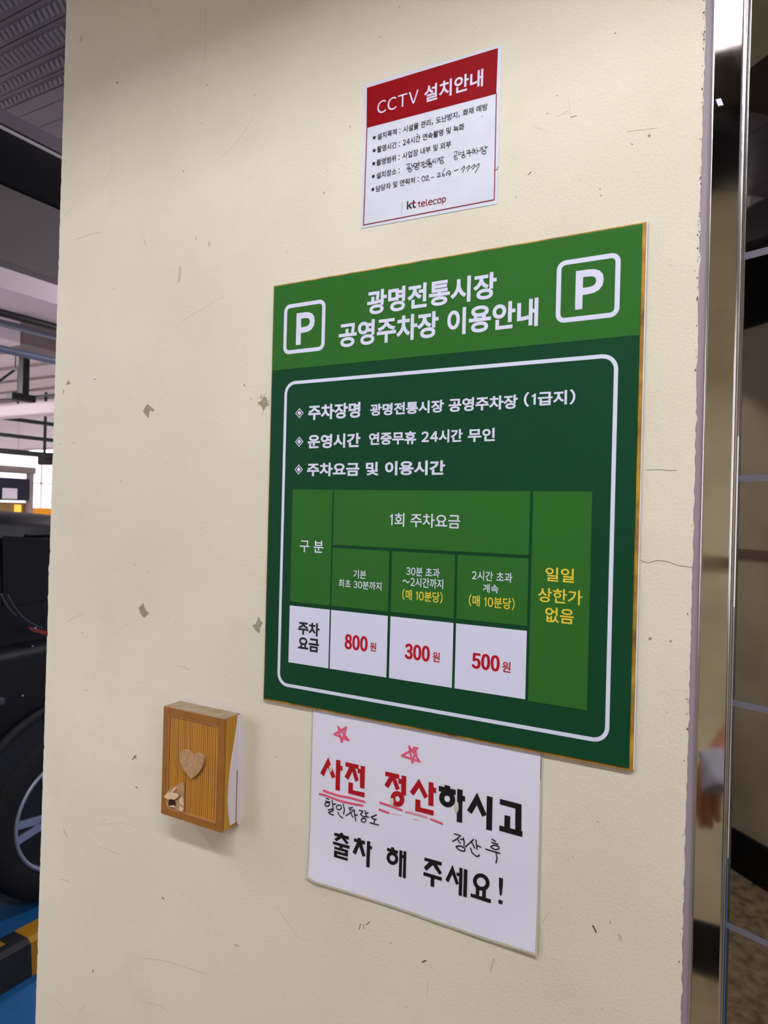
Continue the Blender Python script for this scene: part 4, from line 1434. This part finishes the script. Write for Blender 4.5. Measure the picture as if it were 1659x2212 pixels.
# tube lamps of the parking hall, some of them unseen and added as fill
def tube_lamp(x, y, z, ln, along, label, mt='lamp_garage'):
    t = thing('tube_lamp', label, 'lamp', (x, y, z), 'tube lamps of the parking hall')
    sx, sy = (ln / 2, 0.05) if along == 'x' else (0.05, ln / 2)
    mb = MB()
    mb.box(x - sx, x + sx, y - sy, y + sy, z + 0.03, z + 0.07, 0.005, 1)
    mb.box(x - 0.01, x + 0.01, y - 0.01, y + 0.01, z + 0.07, 3.2)
    mb.build('housing', M['white_paint'], t)
    mb = MB()
    mb.box(x - sx * 0.97, x + sx * 0.97, y - sy * 0.7, y + sy * 0.7, z, z + 0.029, 0.008, 2)
    mb.build('tube', M[mt], t)
f0 = at(40, 979, 1, 6.2)
tube_lamp(f0.x, 6.2, f0.z, 2.2, 'x', 'bright tube lamp right above the far window', 'lamp_far')
tube_lamp(-7.5, 2.2, 2.95, 1.4, 'y', 'tube lamp over the middle of the hall, out of sight to the left')
tube_lamp(-5.2, 6.6, 2.95, 1.4, 'y', 'tube lamp over the right side of the hall, hidden by the wall')
tube_lamp(-0.75, 2.2, 2.62, 0.6, 'y', 'tube lamp just behind the cream wall, hidden by it')  # unseen, added to brighten the near deck ceiling
tube_lamp(-2.8, 3.6, 2.95, 1.4, 'y', 'tube lamp over the middle aisle, hidden by the cream wall')  # unseen, added to light the pipes and beams
tube_lamp(-8.6, 9.0, 2.9, 1.4, 'y', 'tube lamp at the far right of the hall, hidden by the cream wall')  # unseen, added to brighten the far hall
tube_lamp(-9.4, 2.0, 2.9, 1.4, 'y', 'tube lamp at the far left of the hall, out of sight')  # unseen, added for more light in the far hall
tube_lamp(-2.9, -1.0, 3.0, 1.2, 'y', 'tube lamp over the car, out of sight to the left')

# ------------------------------------------------------------------ the black car
CX = -1.943                     # plane of its right-hand side
WY, WZ, WR = 1.150, 0.342, 0.340
car = thing('car', 'black estate car parked at the left edge, its rear wheel showing', 'car', (CX - 0.9, -0.3, 0))
def section(y, zs_ws):
    """half loop from sill to sill over the roof: list of (inset from the side, z)"""
    right = [(CX - w, y, z) for w, z in zs_ws]
    left = [(CX - 1.80 + w, y, z) for w, z in reversed(zs_ws)]
    return right + left
def loft(mb, secs, smooth=True):
    n = len(secs[0])
    for a, b in zip(secs[:-1], secs[1:]):
        for i in range(n - 1):
            mb.face([a[i], a[i + 1], b[i + 1], b[i]], smooth)
    for s_ in (secs[0], secs[-1]):
        mb.face(s_)
def body_sec(y, low, sill, belt, ins=0.0):
    return section(y, [(0.12 + ins, low), (0.03 + ins, low + 0.04), (0.0 + ins, sill), (-0.0 + ins, (sill + belt) / 2), (0.012 + ins, belt - 0.06), (0.05 + ins, belt)])
mb = MB()
loft(mb, [body_sec(-2.62, 0.36, 0.50, 0.74, 0.22), body_sec(-2.52, 0.28, 0.46, 0.80, 0.10), body_sec(-2.2, 0.24, 0.44, 0.88, 0.02), body_sec(-1.5, 0.24, 0.44, 0.98),
          body_sec(-1.0, 0.22, 0.42, 1.02), body_sec(0.2, 0.22, 0.42, 1.04), body_sec(1.2, 0.24, 0.44, 1.06), body_sec(1.72, 0.30, 0.50, 1.06, 0.03),
          body_sec(1.90, 0.38, 0.54, 1.02, 0.10), body_sec(1.96, 0.46, 0.58, 0.96, 0.18)])
mb.build('body', M['car_paint'], car)
def cab(y, base, top, i0, i1):
    return section(y, [(i0, base), ((i0 + i1) / 2, (base + top) / 2), (i1, top - 0.05), (i1 + 0.03, top - 0.018), (i1 + 0.12, top), (i1 + 0.4, top + 0.015)])
mb = MB()
loft(mb, [cab(-1.15, 1.0, 1.05, 0.10, 0.30), cab(-0.7, 1.0, 1.32, 0.055, 0.22), cab(-0.35, 1.02, 1.50, 0.05, 0.14), cab(0.2, 1.03, 1.565, 0.05, 0.095),
          cab(0.9, 1.04, 1.565, 0.05, 0.09), cab(1.35, 1.04, 1.54, 0.05, 0.11), cab(1.62, 1.04, 1.44, 0.06, 0.16), cab(1.85, 1.02, 1.10, 0.12, 0.24)])
mb.build('cabin', M['car_paint'], car)
def sidewin(pts, name, mt):
    mb = MB()
    mb.face([(CX - 0.05 - (z - 1.04) / 0.5 * 0.035 + 0.0045, y, z) for y, z in pts])
    return mb.build(name, M[mt], car)
sidewin([(-0.70, 1.09), (0.10, 1.10), (0.10, 1.475), (-0.20, 1.455), (-0.42, 1.36)], 'side_window', 'car_glass')
sidewin([(0.16, 1.10), (0.86, 1.12), (0.86, 1.475), (0.16, 1.475)], 'side_window', 'car_glass')
sidewin([(0.90, 1.20), (1.40, 1.24), (1.30, 1.44), (0.90, 1.475)], 'side_window', 'car_glass')
mb = MB()
ra, rb = at(56, 1155, 0, CX - 0.09), at(110, 1150, 0, CX - 0.09)
mb.tube([(CX - 0.085, ra.y, ra.z), (CX - 0.085, rb.y + 0.4, rb.z + 0.002)], 0.006, 8)
mb.build('roof_trim', M['dull_trim'], car)
def side_line(pts, r, name, mt, off=0.0):
    mb = MB()
    xz = smooth_line([(at(x, y, 0, CX + off).y, at(x, y, 0, CX + off).z) for x, y in pts], 4, True)
    mb.tube([(CX + off, p[0], p[1]) for p in xz], r, 6)
    return mb.build(name, M[mt], car)
M['dull_line'] = mat('dull_grey_line', srgb(64, 64, 76), 0.35)
side_line([(2, 1282), (10, 1300), (22, 1318), (34, 1330)], 0.004, 'tail_light_outline', 'dull_line', -0.002)  # thin grey curves along the car side
side_line([(16, 1285), (30, 1310), (48, 1332), (68, 1347), (92, 1358)], 0.004, 'tail_light_outline', 'dull_line', -0.002)
mb = MB()
mb.face([(CX + 0.003, at(x, y, 0, CX).y, at(x, y, 0, CX).z) for x, y in ((60, 1354), (70, 1356), (95, 1362), (110, 1368), (95, 1371), (66, 1362))])
mb.build('tail_light', M['tail_red'], car)
for x, y, r in ((76, 1357, 0.006), (70, 1396, 0.004), (48, 1503, 0.005)):
    p = at(x, y, 0, CX + 0.004)
    bm = bmesh.new()
    bmesh.ops.create_uvsphere(bm, u_segments=10, v_segments=8, radius=r)
    for v in bm.verts:
        v.co += p
    mb = MB()
    mb.bm(bm, True)
    mb.build('reflector', M['chrome'], car)
mb = MB()
mb.box(CX - 0.002, CX + 0.022, 0.55, at(6, 1500, 0, CX).y, 0.84, 0.875, 0.012, 3)
mb.build('side_moulding', M['dull_trim'], car)

def wheel(wy, side, label=None):
    """tyre, arch, rim with five split spokes"""
    sx = CX if side > 0 else CX - 1.80
    ax = (side, 0, 0)
    c0 = (sx - side * 0.015, wy, WZ)
    def arc(prof, a0, a1, n=40):
        m_ = MB()
        g = [[(sx + side * h, wy + r * math.cos(a0 + (a1 - a0) * k / n), WZ + r * math.sin(a0 + (a1 - a0) * k / n)) for r, h in prof] for k in range(n + 1)]
        for k in range(n):
            for q in range(len(prof) - 1):
                m_.face([g[k][q], g[k + 1][q], g[k + 1][q + 1], g[k][q + 1]], True)
        return m_
    arch = arc([(0.470, 0.008), (0.470, 0.022), (0.442, 0.026), (0.432, 0.016), (0.432, -0.02)], math.radians(-12), math.radians(192)).build('wheel_arch', M['car_plastic'], car)
    arc([(0.0, 0.004), (0.435, 0.004)], math.radians(-12), math.radians(192)).build('arch_liner', M['black'], arch)
    mb = MB()
    mb.lathe([(0.222, -0.16), (0.28, -0.18), (0.325, -0.165), (WR, -0.13), (WR, 0.0), (0.332, 0.022), (0.315, 0.032), (0.28, 0.038), (0.240, 0.034), (0.228, 0.028), (0.224, 0.01)], c0, ax, 64)
    ty = mb.build('tyre', M['tyre'], car)
    mb = MB()
    mb.lathe([(0.231, 0.026), (0.229, 0.035), (0.218, 0.036), (0.213, 0.026), (0.211, -0.01)], c0, ax, 64)
    mb.build('rim_lip', M['alloy'], ty)
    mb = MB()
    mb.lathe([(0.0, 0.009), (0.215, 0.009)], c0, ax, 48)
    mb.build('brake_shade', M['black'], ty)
    mb = MB()
    for k in range(5):
        base = 2 * PI * k / 5 + math.radians(-33 if side > 0 else 20)
        for dlt in (-0.14, 0.14):
            p = []
            for (rad, wdt, ang) in ((0.05, 0.017, base + dlt * 0.35), (0.217, 0.015, base + dlt)):
                d = Vector((0, math.cos(ang), math.sin(ang)))
                n_ = Vector((0, -math.sin(ang), math.cos(ang)))
                p.append((d * rad, n_ * wdt))
            o_ = Vector((sx - side * 0.015 + side * 0.010, wy, WZ))
            q = [o_ + p[0][0] + p[0][1], o_ + p[1][0] + p[1][1], o_ + p[1][0] - p[1][1], o_ + p[0][0] - p[0][1]]
            mb.prism(q, (side * 0.016, 0, 0))
    mb.build('spokes', M['alloy'], ty)
    mb = MB()
    mb.lathe([(0.0, 0.034), (0.045, 0.034), (0.06, 0.026), (0.062, 0.0)], c0, ax, 24)
    mb.build('hub_cap', M['alloy'], ty)
for wy in (WY, -1.66):
    for sd in (1, -1):
        wheel(wy, sd)

# wheel stop: black rubber with yellow ends
stop = thing('wheel_stop', 'black rubber wheel stop with yellow blocks on the blue floor', 'wheel stop', (-1.64, 0.6, 0))
def stop_piece(y0, y1, name, mt):
    mb = MB()
    pr = [(-1.715, 0), (-1.700, 0.108), (-1.685, 0.12), (-1.610, 0.12), (-1.592, 0.108), (-1.580, 0)]
    mb.prism([(x, y0, z) for x, z in pr], (0, y1 - y0, 0))
    mb.build(name, M[mt], stop)
stop_piece(0.00, 0.28, 'yellow_block', 'stop_yellow')
stop_piece(0.28, 0.665, 'rubber_body', 'stop_black')
mb = MB()
mb.prism([(x, 0.655, z) for x, z in ((-1.690, 0.1205), (-1.640, 0.1205), (-1.640, 0.119), (-1.690, 0.119))], (0, 0.055, 0))
mb.build('yellow_stripe', M['stop_yellow'], stop)
stop_piece(0.665, 0.77, 'rubber_body', 'stop_black')
stop_piece(0.77, 1.05, 'yellow_block', 'stop_yellow')

# ------------------------------------------------------------------ the person with the phone, seen mirrored in the jamb
def skin_mesh(name, pts, edges, radii, mt, parent, sub=2, origin=(0, 0, 0)):
    me = bpy.data.meshes.new(name)
    me.from_pydata([tuple(Vector(p) - Vector(origin)) for p in pts], edges, [])
    o = bpy.data.objects.new(name, me)
    COL.objects.link(o)
    md = o.modifiers.new('skin', 'SKIN')
    md.use_smooth_shade = True
    for i, r in enumerate(radii):
        rv = r if isinstance(r, (tuple, list)) else (r, r)
        me.skin_vertices[0].data[i].radius = rv
    me.skin_vertices[0].data[0].use_root = True
    sb = o.modifiers.new('subdivision', 'SUBSURF')
    sb.levels = sb.render_levels = sub
    dg = bpy.context.evaluated_depsgraph_get()
    dg.update()
    baked = bpy.data.meshes.new_from_object(o.evaluated_get(dg))
    baked.name = name
    bpy.data.objects.remove(o)
    bpy.data.meshes.remove(me)
    baked.materials.clear()
    baked.materials.append(M[mt])
    for p in baked.polygons:
        p.use_smooth = True
    o = bpy.data.objects.new(name, baked)
    COL.objects.link(o)
    o['_o'] = tuple(origin)
    if parent:
        o.parent = parent
    else:
        o.location = origin
    return o

PX, PY = 0.74, -1.14        # where the person stands
V, ED, RD = [], [], []
def vert(p, r, link=None):
    V.append(Vector(p))
    RD.append(r)
    if link is not None:
        ED.append((link, len(V) - 1))
    return len(V) - 1
pel = vert((PX, PY, 0.93), (0.155, 0.11))
wa = vert((PX, PY, 1.08), (0.135, 0.10), pel)
ch = vert((PX, PY, 1.27), (0.155, 0.11), wa)
sh = vert((PX, PY, 1.40), (0.10, 0.075), ch)
nk = vert((PX, PY + 0.01, 1.47), 0.052, sh)
hd_ = vert((PX, PY + 0.02, 1.56), (0.072, 0.085), nk)
tp_ = vert((PX, PY + 0.015, 1.65), (0.070, 0.085), hd_)
vert((PX, PY + 0.01, 1.70), (0.04, 0.05), tp_)
vert((PX, PY + 0.115, 1.575), 0.012, hd_)          # nose
for s_ in (-1, 1):
    vert((PX + s_ * 0.082, PY + 0.01, 1.585), (0.010, 0.02), hd_)   # ears
    hp = vert((PX + s_ * 0.095, PY, 0.88), 0.095, pel)
    kn = vert((PX + s_ * 0.11, PY + 0.02, 0.48), 0.058, hp)
    cf = vert((PX + s_ * 0.115, PY - 0.01, 0.33), 0.056, kn)
    an = vert((PX + s_ * 0.12, PY - 0.01, 0.09), 0.040, cf)
    ft = vert((PX + s_ * 0.125, PY + 0.09, 0.045), (0.040, 0.032), an)
    vert((PX + s_ * 0.13, PY + 0.17, 0.035), (0.036, 0.022), ft)
# left arm, bent forward (the one mirrored in the jamb)
HW = Vector((0.482, -1.010, 1.075))                 # wrist
sl = vert((PX - 0.165, PY, 1.385), 0.056, sh)
el = vert((PX - 0.190, PY - 0.03, 1.13), 0.043, sl)
fa = vert((PX - 0.215, PY + 0.07, 1.115), 0.040, el)
wr = vert(HW, 0.026, fa)
pm = vert(HW + Vector((-0.012, 0.035, -0.035)), (0.034, 0.018), wr)
for off, ln, r in (((-0.022, 0.022, -0.03), 0.074, 0.0092), ((-0.010, 0.034, -0.035), 0.084, 0.0098), ((0.006, 0.040, -0.033), 0.080, 0.0095), ((0.021, 0.038, -0.026), 0.070, 0.0088)):
    k1 = vert(HW + Vector((-0.012, 0.03, -0.03)) + Vector(off), r * 1.1, pm)
    k2 = vert(V[k1] + Vector((-0.003, 0.006, -ln * 0.5)), r, k1)
    vert(V[k2] + Vector((0.004, -0.006, -ln * 0.45)), r * 0.8, k2)
th = vert(HW + Vector((0.018, 0.030, -0.012)), 0.013, wr)
th2 = vert(V[th] + Vector((0.016, 0.028, -0.018)), 0.0105, th)
vert(V[th2] + Vector((0.004, 0.022, -0.022)), 0.009, th2)
# right arm hanging at the side
sr = vert((PX + 0.165, PY, 1.385), 0.056, sh)
er = vert((PX + 0.215, PY - 0.02, 1.11), 0.043, sr)
wr2 = vert((PX + 0.225, PY + 0.05, 0.88), 0.027, er)
pm2 = vert((PX + 0.225, PY + 0.07, 0.82), (0.020, 0.036), wr2)
for k, (oy, ln) in enumerate(((-0.028, 0.066), (-0.008, 0.078), (0.012, 0.082), (0.032, 0.074))):
    k1 = vert((PX + 0.225, PY + 0.07 + oy, 0.785), 0.0095, pm2)
    k2 = vert(V[k1] + Vector((-0.006, 0.004, -ln * 0.5)), 0.009, k1)
    vert(V[k2] + Vector((-0.014, 0.002, -ln * 0.45)), 0.0078, k2)
t1_ = vert((PX + 0.215, PY + 0.105, 0.845), 0.012, wr2)
vert((PX + 0.205, PY + 0.125, 0.80), 0.0095, t1_)
person = skin_mesh('person', V, ED, RD, 'skin', None, 2, (PX, PY, 0))
tag(person, 'person in dark clothes holding a rolled grey cloth, mirrored in the steel jamb', 'person')
def garment(name, idx, grow, mt):
    mp = {i: k for k, i in enumerate(idx)}
    es = [(mp[a], mp[b]) for a, b in ED if a in mp and b in mp]
    rr = []
    for i in idx:
        r = RD[i]
        r = r if isinstance(r, (tuple, list)) else (r, r)
        rr.append((r[0] + grow, r[1] + grow))
    return skin_mesh(name, [V[i] for i in idx], es, rr, mt, person, 2, (PX, PY, 0))
garment('shirt', [ch, wa, pel, sh, sl, el, sr, er], 0.016, 'dark_cloth')
legs = [pel] + [i for i in range(len(V)) if V[i].z < 0.9 and V[i].z > 0.08 and abs(V[i].x - PX) < 0.13 and i != pel]
garment('trousers', legs, 0.018, 'dark_cloth')
for s_ in (-1, 1):
    mb = MB()
    mb.box(PX + s_ * 0.125 - 0.048, PX + s_ * 0.125 + 0.048, PY - 0.07, PY + 0.22, 0.0, 0.075, 0.025, 3)
    mb.build('shoe', M['black'], person)
mb = MB()
bm = bmesh.new()
bmesh.ops.create_uvsphere(bm, u_segments=24, v_segments=16, radius=1)
for v in list(bm.verts):
    v.co = Vector((PX + v.co.x * 0.092, PY - 0.005 + v.co.y * 0.105, 1.645 + v.co.z * 0.095))
bmesh.ops.delete(bm, geom=[v for v in bm.verts if v.co.y > PY + 0.04 and v.co.z < 1.66], context='VERTS')
mb.bm(bm, True)
mb.build('hair', M['hair'], person)
for s_ in (-1, 1):
    mb = MB()
    bm = bmesh.new()
    bmesh.ops.create_uvsphere(bm, u_segments=10, v_segments=8, radius=0.011)
    for v in bm.verts:
        v.co += Vector((PX + s_ * 0.032, PY + 0.098, 1.60))
    mb.bm(bm, True)
    mb.build('eye', M['black'], person)
mb = MB()
mb.tube([(PX - 0.024, PY + 0.097, 1.525), (PX, PY + 0.104, 1.522), (PX + 0.024, PY + 0.097, 1.525)], [0.003, 0.007, 0.003], 8)
mb.build('mouth', mat('lips', srgb(150, 80, 72), 0.5), person)

# rolled grey cloth carried over the hand: a folded tube open at its lower end
cl = thing('rolled_cloth', 'rolled grey cloth held in the hand mirrored in the steel jamb', 'cloth', tuple(HW))
A0 = Vector((0.474, -0.965, 1.094))
A1 = Vector((0.494, -0.915, 1.032))
mb = MB()
ax = (A1 - A0)
n_, K = 28, 10
u = ax.cross(Vector((0, 1, 0))).normalized()
w = u.cross(ax).normalized()
rings = []
for k in range(K + 1):
    t = k / K
    c_ = A0 + ax * t
    ringp = []
    for j in range(n_):
        a = 2 * PI * j / n_
        r = 0.026 + 0.005 * t + 0.0022 * math.sin(3 * a + 5 * t) + 0.0015 * math.sin(7 * a - 9 * t)
        ringp.append(c_ + (u * math.cos(a) + w * math.sin(a) * 0.8) * r)
    rings.append(ringp)
for k in range(K):
    for j in range(n_):
        mb.face([rings[k][j], rings[k][(j + 1) % n_], rings[k + 1][(j + 1) % n_], rings[k + 1][j]], True)
inner = [[A1 - ax * (0.9 * d) + (p - A1) * sc for p in rings[-1]] for d, sc in ((0.0, 0.80), (0.35, 0.72))]
for j in range(n_):
    mb.face([rings[-1][j], rings[-1][(j + 1) % n_], inner[0][(j + 1) % n_], inner[0][j]], True)
    mb.face([inner[0][j], inner[0][(j + 1) % n_], inner[1][(j + 1) % n_], inner[1][j]], True)
mb.face(inner[1])
mb.face(rings[0])
mb.build('cloth_roll', M['grey_cloth'], cl)
mb = MB()
pts_ = []
for k in range(40):
    a = 4.5 * PI * k / 39
    r = 0.028 - 0.018 * k / 39
    pts_.append(A1 - ax * 0.06 + (u * math.cos(a) + w * math.sin(a) * 0.8) * r)
mb.tube(pts_, 0.0022, 6)
mb.build('inner_fold', M['grey_cloth'], cl)

# remove the helper property from every object
for o in S.objects:
    if '_o' in o:
        del o['_o']
